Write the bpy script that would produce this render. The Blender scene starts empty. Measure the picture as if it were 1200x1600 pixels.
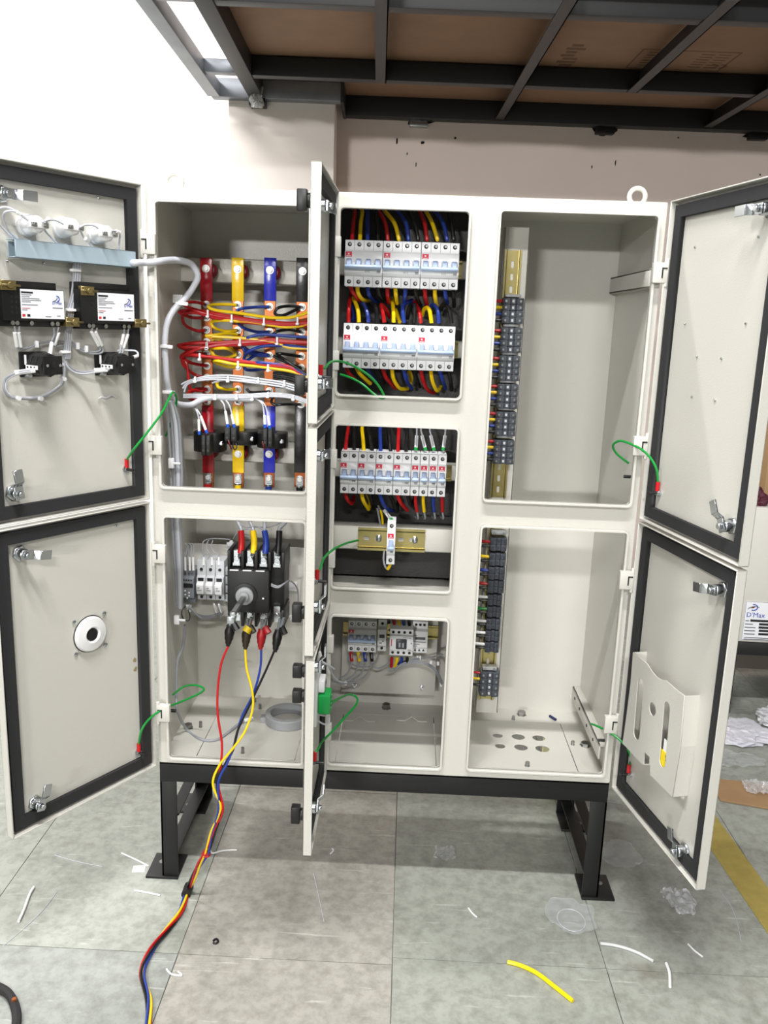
import bpy, bmesh, math, random
from mathutils import Vector, Matrix
random.seed(7)
scene = bpy.context.scene
col = scene.collection
PI = math.pi

# ---------------------------------------------------------------- camera
ZB = 0.2934                                  # height of the cabinet's underside above the floor
CAM = Vector((0.5212, -1.7204, 0.9737 + ZB))
YAW, PIT, ROL, FPX = -0.0229, -0.2183, 0.0351, 1330.42
FW = Vector((math.sin(YAW)*math.cos(PIT), math.cos(YAW)*math.cos(PIT), math.sin(PIT)))
r0 = FW.cross(Vector((0, 0, 1))).normalized(); u0 = r0.cross(FW)
RT = r0*math.cos(ROL) + u0*math.sin(ROL); UP = u0*math.cos(ROL) - r0*math.sin(ROL)
cd = bpy.data.cameras.new('camera'); cam = bpy.data.objects.new('camera', cd); col.objects.link(cam)
cd.sensor_fit = 'HORIZONTAL'; cd.sensor_width = 36.0; cd.lens = FPX/1200*36; cd.clip_start = 0.01
cam.matrix_world = Matrix(((RT.x, UP.x, -FW.x, CAM.x), (RT.y, UP.y, -FW.y, CAM.y), (RT.z, UP.z, -FW.z, CAM.z), (0, 0, 0, 1)))
scene.camera = cam

# ---------------------------------------------------------------- light of the hall
w = bpy.data.worlds.new('world'); scene.world = w; w.use_nodes = True
w.node_tree.nodes['Background'].inputs[0].default_value = (1, 0.99, 0.975, 1)
w.node_tree.nodes['Background'].inputs[1].default_value = 0.068
def ceiling_lamp(x, y, z, lx, ly, power, colr=(1, 0.99, 0.975)):
    l = bpy.data.lights.new('ceiling_lamp', 'AREA'); l.shape = 'RECTANGLE'; l.size = lx; l.size_y = ly
    l.energy = power; l.color = colr
    o = bpy.data.objects.new('ceiling_lamp', l); o.location = (x, y, z); col.objects.link(o); return o
ceiling_lamp(0.45, -1.20, 3.6, 1.2, 0.10, 80)
ceiling_lamp(-2.2, -0.9, 3.6, 1.2, 0.12, 75)
ceiling_lamp(0.9, -5.0, 3.6, 1.2, 0.20, 88).rotation_euler = (0.8, 0, 0)
ceiling_lamp(-2.0, -5.0, 3.6, 1.2, 0.20, 40).rotation_euler = (0.8, 0, 0)
ceiling_lamp(-5.0, -21.0, 3.6, 2.4, 0.40, 1000).rotation_euler = Vector((5.5, 21.0, -2.4)).to_track_quat('-Z', 'Y').to_euler()
ceiling_lamp(-2.1, 1.1, 3.9, 1.2, 0.12, 60)
vs = scene.view_settings
vs.view_transform = 'Standard'; vs.look = 'None'; vs.gamma = 1.0; vs.exposure = 0.58; vs.use_curve_mapping = False

# ---------------------------------------------------------------- pixel helpers (photo frame 1200 x 1600)
ZR = dict(A1=(0,230,3.75), A2=(0,500,3.75), A3=(0,790,3.75), A4=(0,1050,3.75), A5=(220,290,3.871), A6=(220,530,3.871),
          A7=(220,790,3.871), A8=(220,980,3.75), B1=(470,230,4.138), B2=(470,440,4.138), B3=(470,640,4.138), B4=(450,910,4.138),
          B5=(720,300,3.529), B6=(720,540,3.529), B7=(700,800,3.529), B8=(700,1000,3.529), C1=(900,240,4.0), C2=(940,620,4.212),
          C3=(900,960,3.478), C4=(200,0,2.727), C5=(600,0,2.0), C6=(180,1150,2.308), C7=(0,1300,2.0), C8=(600,1150,2.0), F=(0,0,1.0))
def px(reg, X, Y):
    a = ZR[reg]; return a[0] + X/a[2], a[1] + Y/a[2]
def ray(reg, X, Y):
    x, y = px(reg, X, Y); return FW*FPX + RT*(x-600) + UP*(800-y)
def P(reg, X, Y, y=0.0):                     # point on a plane of given depth
    d = ray(reg, X, Y); return CAM + d*((y-CAM.y)/d.y)
def G(reg, X, Y, z=0.0):                     # point on a level plane
    d = ray(reg, X, Y); return CAM + d*((z-CAM.z)/d.z)

# ---------------------------------------------------------------- materials
MATS = {}
def mat(name, c, rough=0.5, metal=0.0, bump=0.0, bscale=300, vary=0.0, vscale=6, spec=0.5, trans=0.0, alpha=1.0, coat=0.0):
    if name in MATS: return MATS[name]
    m = bpy.data.materials.new(name); m.use_nodes = True; nt = m.node_tree; b = nt.nodes['Principled BSDF']
    lin = tuple(((v/255)/12.92 if v/255 <= .04045 else ((v/255+.055)/1.055)**2.4) for v in c) + (1,)
    b.inputs['Base Color'].default_value = lin; b.inputs['Roughness'].default_value = rough; b.inputs['Metallic'].default_value = metal
    b.inputs['Specular IOR Level'].default_value = spec
    if trans: b.inputs['Transmission Weight'].default_value = trans
    if alpha < 1: b.inputs['Alpha'].default_value = alpha
    if coat: b.inputs['Coat Weight'].default_value = coat
    if bump or vary:
        tc = nt.nodes.new('ShaderNodeTexCoord')
    if bump:
        n = nt.nodes.new('ShaderNodeTexNoise'); n.inputs['Scale'].default_value = bscale; n.inputs['Detail'].default_value = 3
        bp = nt.nodes.new('ShaderNodeBump'); bp.inputs['Strength'].default_value = bump; bp.inputs['Distance'].default_value = 0.002
        nt.links.new(tc.outputs['Object'], n.inputs['Vector']); nt.links.new(n.outputs['Fac'], bp.inputs['Height'])
        nt.links.new(bp.outputs['Normal'], b.inputs['Normal'])
    if vary:
        n = nt.nodes.new('ShaderNodeTexNoise'); n.inputs['Scale'].default_value = vscale; n.inputs['Detail'].default_value = 5
        mx = nt.nodes.new('ShaderNodeMix'); mx.data_type = 'RGBA'
        mx.inputs['A'].default_value = tuple(v*(1-vary) for v in lin[:3]) + (1,); mx.inputs['B'].default_value = tuple(min(1, v*(1+vary)) for v in lin[:3]) + (1,)
        nt.links.new(tc.outputs['Object'], n.inputs['Vector']); nt.links.new(n.outputs['Fac'], mx.inputs['Factor']); nt.links.new(mx.outputs['Result'], b.inputs['Base Color'])
    MATS[name] = m; return m
PAINT = mat('grey_paint', (199, 197, 189), 0.32, bump=0.22, bscale=420)
RIM = mat('grey_paint_smooth', (204, 202, 194), 0.35)
GASK = mat('gasket_foam', (36, 36, 38), 0.85, bump=0.2, bscale=900)
BLACKP = mat('black_powder_coat', (10, 10, 11), 0.5, bump=0.15, bscale=500)
BLK = mat('black_plastic', (14, 14, 15), 0.4)
BLK2 = mat('black_plastic_soft', (24, 24, 25), 0.5)
WHT = mat('white_plastic', (226, 226, 226), 0.35)
WHT2 = mat('white_tag', (240, 240, 240), 0.45)
BRK = mat('breaker_white', (228, 229, 231), 0.35)
BRK2 = mat('breaker_grey', (188, 190, 193), 0.4)
BLUEG = mat('toggle_blue_grey', (166, 184, 212), 0.4)
BLUEG2 = mat('toggle_dark_blue_grey', (150, 166, 198), 0.4)
REDL = mat('logo_red', (206, 30, 62), 0.45)
RED = mat('wire_red', (176, 14, 20), 0.35); YEL = mat('wire_yellow', (236, 198, 8), 0.35)
BLU = mat('wire_blue', (30, 56, 142), 0.35); BLKW = mat('wire_black', (13, 13, 15), 0.4)
GRY = mat('wire_grey', (150, 152, 158), 0.4); LGRY = mat('cable_light_grey', (198, 200, 208), 0.35); GRN = mat('wire_green', (12, 140, 52), 0.35)
SRED = mat('sleeve_red', (150, 10, 26), 0.22, bump=0.2, bscale=60); SYEL = mat('sleeve_yellow', (238, 196, 18), 0.22, bump=0.2, bscale=60)
SBLU = mat('sleeve_blue', (38, 44, 176), 0.22, bump=0.2, bscale=60); SBLK = mat('sleeve_black', (28, 26, 27), 0.25, bump=0.2, bscale=60)
COP = mat('copper', (158, 90, 52), 0.35, metal=0.85, vary=0.15, vscale=40)
ZINC = mat('zinc_plate', (196, 200, 204), 0.24, metal=1.0)
STEEL = mat('steel_bolt', (158, 158, 156), 0.32, metal=1.0)
DARKST = mat('dark_bolt', (66, 66, 66), 0.4, metal=0.8)
BRASS = mat('yellow_zinc', (190, 176, 118), 0.28, metal=0.9, vary=0.12, vscale=30)
BRASSD = mat('brass_bracket', (142, 126, 84), 0.35, metal=0.85, vary=0.2, vscale=60)
BZ = mat('bright_zinc', (214, 214, 210), 0.36, metal=0.45)
HOLE = mat('dark_hole', (9, 9, 10), 0.7)
TERM = mat('terminal_grey', (64, 68, 75), 0.45); TERMD = mat('terminal_dark', (40, 42, 47), 0.5)
RELAY = mat('relay_grey', (120, 124, 130), 0.45)
DUCT = mat('duct_blue_grey', (160, 177, 188), 0.45)
TOR = mat('toroid_grey', (150, 152, 155), 0.5)
INSR = mat('insulator_red', (96, 12, 20), 0.35)
ISLV = mat('blue_lug', (30, 84, 190), 0.35)
LUGR = mat('red_lug', (190, 16, 26), 0.3)
TEXTB = mat('print_black', (28, 28, 30), 0.6); TEXTG = mat('print_grey', (90, 92, 98), 0.6); TEXTBL = mat('print_blue', (44, 70, 170), 0.6)
TXTRED = mat('print_red', (200, 40, 50), 0.6); YLAB = mat('label_yellow', (240, 212, 20), 0.5)
PLABEL = mat('label_white', (232, 233, 238), 0.4)

# ---------------------------------------------------------------- mesh builder
class MB:
    def __init__(s): s.v = []; s.f = []; s.m = []
    def add(s, vs, fs, m=0):
        o = len(s.v); s.v += [Vector(v) for v in vs]
        for f in fs: s.f.append([i+o for i in f]); s.m.append(m)
        return s
    def box(s, a, b, m=0):
        x0, x1 = sorted((a[0], b[0])); y0, y1 = sorted((a[1], b[1])); z0, z1 = sorted((a[2], b[2]))
        return s.add([(x0,y0,z0),(x1,y0,z0),(x1,y1,z0),(x0,y1,z0),(x0,y0,z1),(x1,y0,z1),(x1,y1,z1),(x0,y1,z1)],
              [(0,3,2,1),(4,5,6,7),(0,1,5,4),(1,2,6,5),(2,3,7,6),(3,0,4,7)], m)
    def lathe(s, c, d, prof, n=16, m=0):      # prof: (radius, distance along d)
        d = Vector(d).normalized(); c = Vector(c)
        a = d.orthogonal().normalized(); b = d.cross(a); vs = []; fs = []
        for r, h in prof:
            for k in range(n):
                t = 2*PI*k/n; vs.append(c + d*h + (a*math.cos(t) + b*math.sin(t))*max(r, 1e-6))
        for i in range(len(prof)-1):
            for k in range(n):
                k2 = (k+1) % n; fs.append((i*n+k, i*n+k2, (i+1)*n+k2, (i+1)*n+k))
        fs.append(tuple(reversed(range(n)))); L = (len(prof)-1)*n; fs.append(tuple(range(L, L+n)))
        return s.add(vs, fs, m)
    def cyl(s, c, d, r, h, n=14, m=0, r2=None): return s.lathe(c, d, [(r, 0), (r if r2 is None else r2, h)], n, m)
    def prism(s, poly, axis, lo, hi, m=0):    # poly in the two other axes (x: y,z / y: x,z / z: x,y)
        def mk(p, t): return {'x': (t, p[0], p[1]), 'y': (p[0], t, p[1]), 'z': (p[0], p[1], t)}[axis]
        n = len(poly); vs = [mk(p, lo) for p in poly] + [mk(p, hi) for p in poly]
        fs = [tuple(range(n))[::-1], tuple(range(n, 2*n))] + [(i, (i+1) % n, (i+1) % n + n, i+n) for i in range(n)]
        return s.add(vs, fs, m)
    def tube(s, pts, r, n=8, m=0, sub=6, closed=False):
        pts = [Vector(p) for p in pts]; path = []
        N = len(pts)
        if sub > 1 and N > 2:
            rng = range(N if closed else N-1)
            for i in rng:
                if closed: p0, p1, p2, p3 = pts[(i-1) % N], pts[i], pts[(i+1) % N], pts[(i+2) % N]
                else: p0, p1, p2, p3 = pts[max(i-1, 0)], pts[i], pts[i+1], pts[min(i+2, N-1)]
                for k in range(sub):
                    t = k/sub
                    path.append(0.5*((2*p1) + (p2-p0)*t + (2*p0-5*p1+4*p2-p3)*t*t + (3*p1-p0-3*p2+p3)*t**3))
            if not closed: path.append(pts[-1])
        else: path = pts
        M = len(path); a = None; vs = []; fs = []
        for i, p in enumerate(path):
            t = (path[(i+1) % M] - path[i-1]) if closed else (path[min(i+1, M-1)] - path[max(i-1, 0)])
            if t.length < 1e-9: t = Vector((0, 0, 1))
            t.normalize()
            a = t.orthogonal().normalized() if a is None else (a - t*a.dot(t))
            if a.length < 1e-6: a = t.orthogonal()
            a.normalize(); b = t.cross(a)
            rr = r[min(len(r)-1, int(i/M*len(r)))] if isinstance(r, (list, tuple)) else r
            for k in range(n): vs.append(p + (a*math.cos(2*PI*k/n) + b*math.sin(2*PI*k/n))*rr)
        for i in range(M if closed else M-1):
            j = (i+1) % M
            for k in range(n): fs.append((i*n+k, i*n+(k+1) % n, j*n+(k+1) % n, j*n+k))
        if not closed: fs += [tuple(reversed(range(n))), tuple(range((M-1)*n, M*n))]
        return s.add(vs, fs, m)
    def mesh(s, name, mats, bev=0.0, seg=2, smooth=True):
        me = bpy.data.meshes.new(name); me.from_pydata([tuple(v) for v in s.v], [], s.f)
        for m in (mats if isinstance(mats, (list, tuple)) else [mats]): me.materials.append(m)
        me.polygons.foreach_set('material_index', s.m)
        bm = bmesh.new(); bm.from_mesh(me)
        bmesh.ops.recalc_face_normals(bm, faces=bm.faces)
        if bev > 0:
            es = [e for e in bm.edges if len(e.link_faces) == 2 and e.calc_face_angle(0) > 0.6]
            bmesh.ops.bevel(bm, geom=es, offset=bev, segments=seg, affect='EDGES', clamp_overlap=True, profile=0.5)
        bm.to_mesh(me); bm.free()
        if smooth:
            me.polygons.foreach_set('use_smooth', [True]*len(me.polygons)); me.set_sharp_from_angle(angle=math.radians(38))
        me.update(); return me
    def build(s, name, mats, parent=None, bev=0.0, seg=2, loc=None, rz=0.0, smooth=True):
        return link(name, s.mesh(name, mats, bev, seg, smooth), parent, loc, rz)
def link(name, me, parent=None, loc=None, rz=0.0):
    o = bpy.data.objects.new(name, me); col.objects.link(o)
    if parent is not None: o.parent = parent
    if loc is not None: o.location = loc
    if rz: o.rotation_euler = (0, 0, rz)
    return o
def tag(o, label, cat, group=None):
    o['label'] = label; o['category'] = cat
    if group: o['group'] = group
    return o
def thing(name, label, cat, loc=(0, 0, 0), rz=0.0, group=None):
    return tag(link(name, None, None, loc, rz), label, cat, group)
def struct(o): o['kind'] = 'structure'; return o
def rrect(x0, x1, z0, z1, r, n=4):
    out = []
    for cx, cz, a0 in ((x1-r, z0+r, -PI/2), (x1-r, z1-r, 0), (x0+r, z1-r, PI/2), (x0+r, z0+r, PI)):
        for k in range(n+1):
            a = a0 + PI/2*k/n; out.append((cx + r*math.cos(a), cz + r*math.sin(a)))
    return out
def circ(x, z, r, n=20, sx=1.0): return [(x + r*sx*math.cos(2*PI*k/n), z + r*math.sin(2*PI*k/n)) for k in range(n)]
def plate_mesh(name, outer, holes, t, m, plane='xz'):     # flat plate with holes; thickness t centred on the plane
    cu = bpy.data.curves.new(name, 'CURVE'); cu.dimensions = '2D'; cu.fill_mode = 'BOTH'; cu.extrude = t/2
    for loop in [outer] + holes:
        sp = cu.splines.new('POLY'); sp.points.add(len(loop)-1); sp.use_cyclic_u = True
        for p, q in zip(sp.points, loop): p.co = (q[0], q[1], 0, 1)
    o = bpy.data.objects.new('tmp', cu); me = bpy.data.meshes.new_from_object(o); me.name = name
    bpy.data.objects.remove(o); bpy.data.curves.remove(cu)
    if plane == 'xz': me.transform(Matrix.Rotation(PI/2, 4, 'X'))
    me.materials.clear(); me.materials.append(m)
    bm = bmesh.new(); bm.from_mesh(me); bmesh.ops.remove_doubles(bm, verts=bm.verts, dist=1e-6)
    bmesh.ops.recalc_face_normals(bm, faces=bm.faces); bm.to_mesh(me); bm.free()
    return me
TXT = {}
def text_mesh(s, size, m, face=-1, align='LEFT'):          # face -1: reads from -y; +1: reads from +y
    key = (s, size, m.name, face, align)
    if key in TXT: return TXT[key]
    cu = bpy.data.curves.new('lettering', 'FONT'); cu.body = s; cu.size = size; cu.align_x = align; cu.resolution_u = 2; cu.extrude = size*0.01
    o = bpy.data.objects.new('tmp', cu); me = bpy.data.meshes.new_from_object(o); me.name = 'lettering'
    bpy.data.objects.remove(o); bpy.data.curves.remove(cu)
    me.transform(Matrix.Rotation(PI/2, 4, 'X'))
    if face > 0: me.transform(Matrix.Rotation(PI, 4, 'Z'))
    me.materials.clear(); me.materials.append(m); TXT[key] = me; return me
def copy_tree(o, loc, rz=0.0, label=None, group=None):
    c = o.copy(); col.objects.link(c); c.location = loc; c.rotation_euler = (0, 0, rz)
    if label: c['label'] = label
    if group: c['group'] = group
    for ch in list(o.children):
        d = ch.copy(); col.objects.link(d); d.parent = c
        for g in list(ch.children):
            e = g.copy(); col.objects.link(e); e.parent = d
    return c
def wire(name, label, cat, reg, pts, r, m, group=None, n=8, sub=6):     # pts: (X, Y, depth) read off a zoomed crop
    o = MB().tube([P(reg, a, b, c) for a, b, c in pts], r, n, 0, sub).build(name, m)
    return tag(o, label, cat, group)
# ---------------------------------------------------------------- the hall
RZ = math.radians(2.1)                        # the building stands slightly turned to the cabinet
def stone(name, c, seed):
    m = bpy.data.materials.new(name); m.use_nodes = True; nt = m.node_tree; b = nt.nodes['Principled BSDF']
    tc = nt.nodes.new('ShaderNodeTexCoord'); geo = nt.nodes.new('ShaderNodeNewGeometry')
    def noise(sc, det, off):
        mp = nt.nodes.new('ShaderNodeMapping'); mp.inputs['Location'].default_value = (off, off*1.7, seed)
        n = nt.nodes.new('ShaderNodeTexNoise'); n.inputs['Scale'].default_value = sc; n.inputs['Detail'].default_value = det; n.inputs['Roughness'].default_value = 0.62
        nt.links.new(geo.outputs['Position'], mp.inputs['Vector']); nt.links.new(mp.outputs['Vector'], n.inputs['Vector']); return n
    def ramp(src, p0, c0, p1, c1):
        r = nt.nodes.new('ShaderNodeValToRGB'); e = r.color_ramp.elements
        e[0].position = p0; e[0].color = c0; e[1].position = p1; e[1].color = c1
        nt.links.new(src.outputs['Fac'], r.inputs['Fac']); return r
    def mul(a, bb, mode='MULTIPLY', fac=1.0):
        x = nt.nodes.new('ShaderNodeMix'); x.data_type = 'RGBA'; x.blend_type = mode; x.inputs['Factor'].default_value = fac
        nt.links.new(a, x.inputs['A']); nt.links.new(bb, x.inputs['B']); return x.outputs['Result']
    lin = [((v/255+.055)/1.055)**2.4 for v in c]
    a = ramp(noise(3.5, 8, 0.3), 0.3, tuple(v*0.88 for v in lin)+(1,), 0.7, tuple(min(1, v*1.10) for v in lin)+(1,))
    s = ramp(noise(45, 6, 5.1), 0.32, (0.74, 0.74, 0.72, 1), 0.6, (1.06, 1.06, 1.06, 1))
    c2 = mul(a.outputs['Color'], s.outputs['Color'])
    st = ramp(noise(2.3, 3, 9.7), 0.26, (0.62, 0.56, 0.48, 1), 0.34, (1, 1, 1, 1))        # oily stains
    c3 = mul(c2, st.outputs['Color'])
    # pale scratches
    mp = nt.nodes.new('ShaderNodeMapping'); mp.inputs['Scale'].default_value = (2.2, 26, 1); mp.inputs['Rotation'].default_value = (0, 0, 0.6+seed)
    n = nt.nodes.new('ShaderNodeTexNoise'); n.inputs['Scale'].default_value = 3.0; n.inputs['Detail'].default_value = 4; n.inputs['Distortion'].default_value = 0.6
    nt.links.new(geo.outputs['Position'], mp.inputs['Vector']); nt.links.new(mp.outputs['Vector'], n.inputs['Vector'])
    sr = ramp(n, 0.655, (0, 0, 0, 1), 0.72, (0.13, 0.13, 0.125, 1))
    c4 = mul(c3, sr.outputs['Color'], 'ADD')
    nt.links.new(c4, b.inputs['Base Color']); b.inputs['Roughness'].default_value = 0.42; b.inputs['Specular IOR Level'].default_value = 0.4
    n = noise(120, 4, 2.2); bp = nt.nodes.new('ShaderNodeBump'); bp.inputs['Strength'].default_value = 0.15; bp.inputs['Distance'].default_value = 0.004
    nt.links.new(n.outputs['Fac'], bp.inputs['Height']); nt.links.new(bp.outputs['Normal'], b.inputs['Normal'])
    return m
SL = [stone('stone_grey_green', (156, 159, 151), 0.1), stone('stone_warm_grey', (163, 160, 152), 0.9), stone('stone_cool_grey', (151, 154, 149), 1.7)]
GROUT = mat('joint_grout', (128, 127, 120), 0.9)
floor = struct(MB().box((-7, -7, -0.09), (7, 3.2, -0.004)).build('floor', GROUT))
SX, SY, gap = 0.436, 0.64, 0.0014
slab_me = [MB().box((gap/2, gap/2, -0.02), (SX-gap/2, SY-gap/2, 0.0)).mesh('floor_slab', m, bev=0.0005, seg=1) for m in SL]
for i in range(-6, 6):
    for j in range(-2, 5):
        k = (1 if i == 0 else (0 if (i*3+j*5) % 4 else 2))
        x0 = 0.1 + i*SX; y0 = -0.215 + j*SY + (0.0 if i >= 1 else -0.02)
        link('floor_slab', slab_me[k], floor, (x0, y0, 0))
# the rest of the paving, too far or outside the view to tell slabs apart
bx = (0.1-6*SX, 0.1+6*SX, -0.235-2*SY, -0.215+5*SY)
m = MB()
for a, b in (((-7, -7), (7, bx[2]-.01)), ((-7, bx[2]), (bx[0]-.003, 3.2)), ((bx[1]+.003, bx[2]), (7, 3.2)), ((bx[0], bx[3]+.003), (bx[1], 3.2))):
    m.box((a[0], a[1], -0.02), (b[0], b[1], -0.001))
o = m.build('paving', SL[0], floor); o['kind'] = 'stuff'
# painted yellow line on the floor, lower right
YP = mat('yellow_floor_paint', (168, 150, 78), 0.7, vary=0.3, vscale=25)
pa, pb, pc, pd = G('F', 1108, 1262), G('F', 1200, 1388), G('F', 1172, 1262), G('F', 1243, 1360)
dv = (pb-pa).normalized(); nv = Vector((-dv.y, dv.x, 0))*-1
q = [pa-dv*0.35, pb+dv*0.9]; wd = 0.075
vs_ = [q[0], q[1], q[1]-nv*wd*-1, q[0]-nv*wd*-1]
m = MB(); m.add([(v.x, v.y, z) for z in (0.0002, 0.0012) for v in vs_], [(0,1,2,3),(4,5,6,7),(0,1,5,4),(1,2,6,5),(2,3,7,6),(3,0,4,7)])
m.build('painted_line', YP, floor)

WALLW = mat('wall_white', (240, 238, 234), 0.7, vary=0.03, vscale=3)
WALLP = mat('wall_pinkish', (238, 222, 213), 0.7, vary=0.04, vscale=4)
room = lambda o: (setattr(o, 'rotation_euler', (0, 0, RZ)), o)[1]
YW = 2.56
wl = struct(room(MB().box((-6, YW, 0), (-0.10, YW+0.2, 4.2)).build('wall_back_left', WALLW)))
wr = struct(room(MB().box((-0.10, YW, 0), (6, YW+0.2, 4.2)).build('wall_back_right', WALLP)))
colm = struct(room(MB().box((-0.235, YW-0.24, 0), (0.235, YW+0.001, 4.2)).build('wall_column', WALLP, bev=0.006)))
colm.data.materials[0] = mat('column_paint', (246, 236, 229), 0.7, vary=0.03, vscale=4)
SOOT = mat('weld_soot', (34, 26, 22), 0.9)
# weld burns and scuffs on the wall
def scuff(reg, X, Y, w_, h_, y=YW-0.001):
    p = P(reg, X, Y, y + 0.03)
    q = MB(); pts = [(w_*math.cos(a)*(0.6+0.5*random.random()), h_*math.sin(a)*(0.6+0.5*random.random())) for a in [2*PI*k/9 for k in range(9)]]
    q.prism(pts, 'y', -0.0012, 0.0)
    yy = YW - 0.0005 + p.x*math.tan(RZ)
    q.build('scuff', SOOT, wr, loc=(p.x*math.cos(RZ)+p.y*math.sin(RZ), YW-0.0002, p.z))
for a in ((40,442,.006,.018), (120,447,.012,.01), (72,482,.003,.008), (100,515,.003,.012), (222,432,.008,.006), (653,520,.003,.01), (728,506,.003,.016), (928,425,.006,.004), (1190,540,.005,.005)):
    scuff('C5', *a)

# overhead platform (mezzanine): black steel frame under board
FRAMEB = mat('frame_dark_steel', (28, 28, 30), 0.5, metal=0.0, vary=0.2, vscale=8)
FRAMEG = mat('frame_grey_steel', (132, 136, 142), 0.4, metal=0.6, vary=0.3, vscale=8)
BOARD = mat('plywood_board', (128, 98, 74), 0.75, vary=0.18, vscale=9)
mz = room(thing('platform', 'overhead storage platform of dark steel frame and brown boards against the wall', 'platform'))
Z0 = 2.2
def beam(name, a, b, m=FRAMEB, bev=0.002): return MB().box(a, b).build(name, m, mz, bev=bev)
def joist(x, y0, y1, wd, h, z0=Z0, m=FRAMEB):      # angle iron running to the wall
    q = MB(); q.box((x, y0, z0), (x+wd, y1, z0+0.004)); q.box((x+wd-0.004, y0, z0), (x+wd, y1, z0+h)); q.build('joist', m, mz)
YB = YW
beam('wall_beam', (0.275, YB-0.075, Z0-0.005), (2.6, YB-0.005, Z0+0.085))
beam('column_beam', (-0.30, YB-0.305, Z0+0.0), (0.275, YB-0.24, Z0+0.075), FRAMEG)
beam('beam_end_plate', (0.262, YB-0.31, Z0-0.008), (0.276, YB-0.005, Z0+0.085))
beam('side_rail', (-0.315, 0.95, Z0), (-0.262, YB-0.30, Z0+0.06), FRAMEG)
beam('edge_beam', (-0.135, 0.95, Z0), (-0.075, YB-0.26, Z0+0.08))
beam('bracket_block', (-0.135, YB-0.31, Z0-0.03), (-0.065, YB-0.24, Z0+0.0), BLACKP)
for x0, x1, y in ((-0.262, -0.135, 1.12), (-0.262, -0.135, 1.92)): beam('tie_bar', (x0, y, Z0+0.01), (x1, y+0.045, Z0+0.06), FRAMEG)
for y in (1.12, 1.92): beam('cross_beam', (-0.075, y, Z0+0.004), (2.6, y+0.05, Z0+0.075))
for x, y0, y1 in ((0.415, 0.95, 1.95), (0.965, 0.95, YB-0.08), (1.42, 0.95, 1.95), (1.93, 0.95, YB-0.08), (2.5, 0.95, YB-0.08)):
    joist(x, y0, y1, 0.042, 0.075)
for i, (x0, x1) in enumerate(((-0.13, 1.05), (1.0504, 2.23), (2.2304, 2.6))):
    for y0, y1 in ((0.95, 1.14), (1.1404, YB-0.02)):
        beam('board', (x0, y0, Z0+0.081), (x1, y1, Z0+0.099), BOARD)
STAMP = mat('stamp_ink', (96, 70, 50), 0.85)
def bpos(reg, X, Y):
    p = G(reg, X, Y, Z0+0.081); return Vector((p.x*math.cos(RZ)+p.y*math.sin(RZ), -p.x*math.sin(RZ)+p.y*math.cos(RZ), 0))
m = MB(); sa, sb = bpos('C5', 750, 215), bpos('C5', 1115, 170)
x0, x1 = sa.x, sb.x; y0, y1 = sorted((bpos('C5', 790, 152).y, bpos('C5', 1060, 224).y)); z = Z0+0.0804
for a_ in (0.86, 0.95):
    cx_, cy_ = x0+(x1-x0)*a_, y0+(y1-y0)*0.72
    for k in range(8):
        th = -0.5*PI+PI*k/8; m.box((cx_+0.022*math.cos(th)-0.004, cy_+0.022*math.sin(th)-0.004, z), (cx_+0.022*math.cos(th)+0.004, cy_+0.022*math.sin(th)+0.005, z+.001))
for a in ((x0, x1, y0, y0+.006), (x0, x1, y1-.006, y1), (x0, x0+.006, y0, y1), (x1-.006, x1, y0, y1)): m.box((a[0], a[2], z), (a[1], a[3], z+.001))
for i in range(6):
    yy = y0 + (y1-y0)*(0.14+0.13*i)
    for xa, xb in ((0.08, 0.30), (0.33, 0.42), (0.62, 0.76), (0.79, 0.93)): m.box((x0+(x1-x0)*(xa+0.02*random.random()), yy, z), (x0+(x1-x0)*xb, yy+0.004+0.006*random.random(), z+.001))
m.build('board_stamp', STAMP, mz)
m = MB(); sa = bpos('C5', 570, 180)
for i in range(9): m.box((sa.x-0.03+0.02*random.random(), sa.y-0.16+0.04*i, z), (sa.x+0.02+0.03*random.random(), sa.y-0.135+0.04*i, z+.001))
m.build('board_stamp', STAMP, mz)
for X, Y in ((110, 392), (700, 405), (1190, 425)):
    p = P('C5', X, Y, YW-0.02); xl = p.x*math.cos(RZ)+p.y*math.sin(RZ)
    MB().box((xl-0.045, YW-0.045, Z0-0.035), (xl+0.04, YW-0.003, Z0-0.003)).build('wall_cleat', BLACKP if X > 200 else ZINC, mz, bev=0.003)
    m = MB(); pts = [(xl + 0.060*math.cos(2*PI*k/16)*(0.6+.6*random.random()), Z0-0.005+0.032*math.sin(2*PI*k/16)*(0.6+.5*random.random())) for k in range(16)]
    m.prism(pts, 'y', YW-0.0035, YW-0.0008); m.build('weld_burn', SOOT, mz)
# plastic bag caught on the beam
PLAST = mat('clear_plastic', (225, 225, 222), 0.2, trans=0.0, alpha=0.38, spec=0.8)
def crumple(name, c, sx, sy, sz, label, cat='plastic', m=None, seed=1, n=14, flat=0.25, group=None):
    from mathutils import noise
    bm = bmesh.new(); bmesh.ops.create_icosphere(bm, subdivisions=4, radius=1); off = Vector((seed*3.1, seed*1.7, 0))
    for v in bm.verts:
        c_ = v.co.copy(); k = 0.72 + 0.34*noise.noise(c_*1.6+off) - 0.30*abs(noise.noise(c_*3.3+off)) + 0.12*noise.noise(c_*7+off)
        v.co = Vector((c_.x*sx*k*1.2, c_.y*sy*k*1.2, c_.z*sz*k))
    for v in bm.verts: v.co.z = max(v.co.z, -0.35*sz)
    zmin = min(v.co.z for v in bm.verts)
    me = bpy.data.meshes.new(name); bm.to_mesh(me); bm.free(); me.materials.append(m or PLAST)
    o = link(name, me, None, (c[0], c[1], c[2]-zmin)); return tag(o, label, cat, group)
p = P('C4', 552, 425, YW-0.34)
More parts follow.
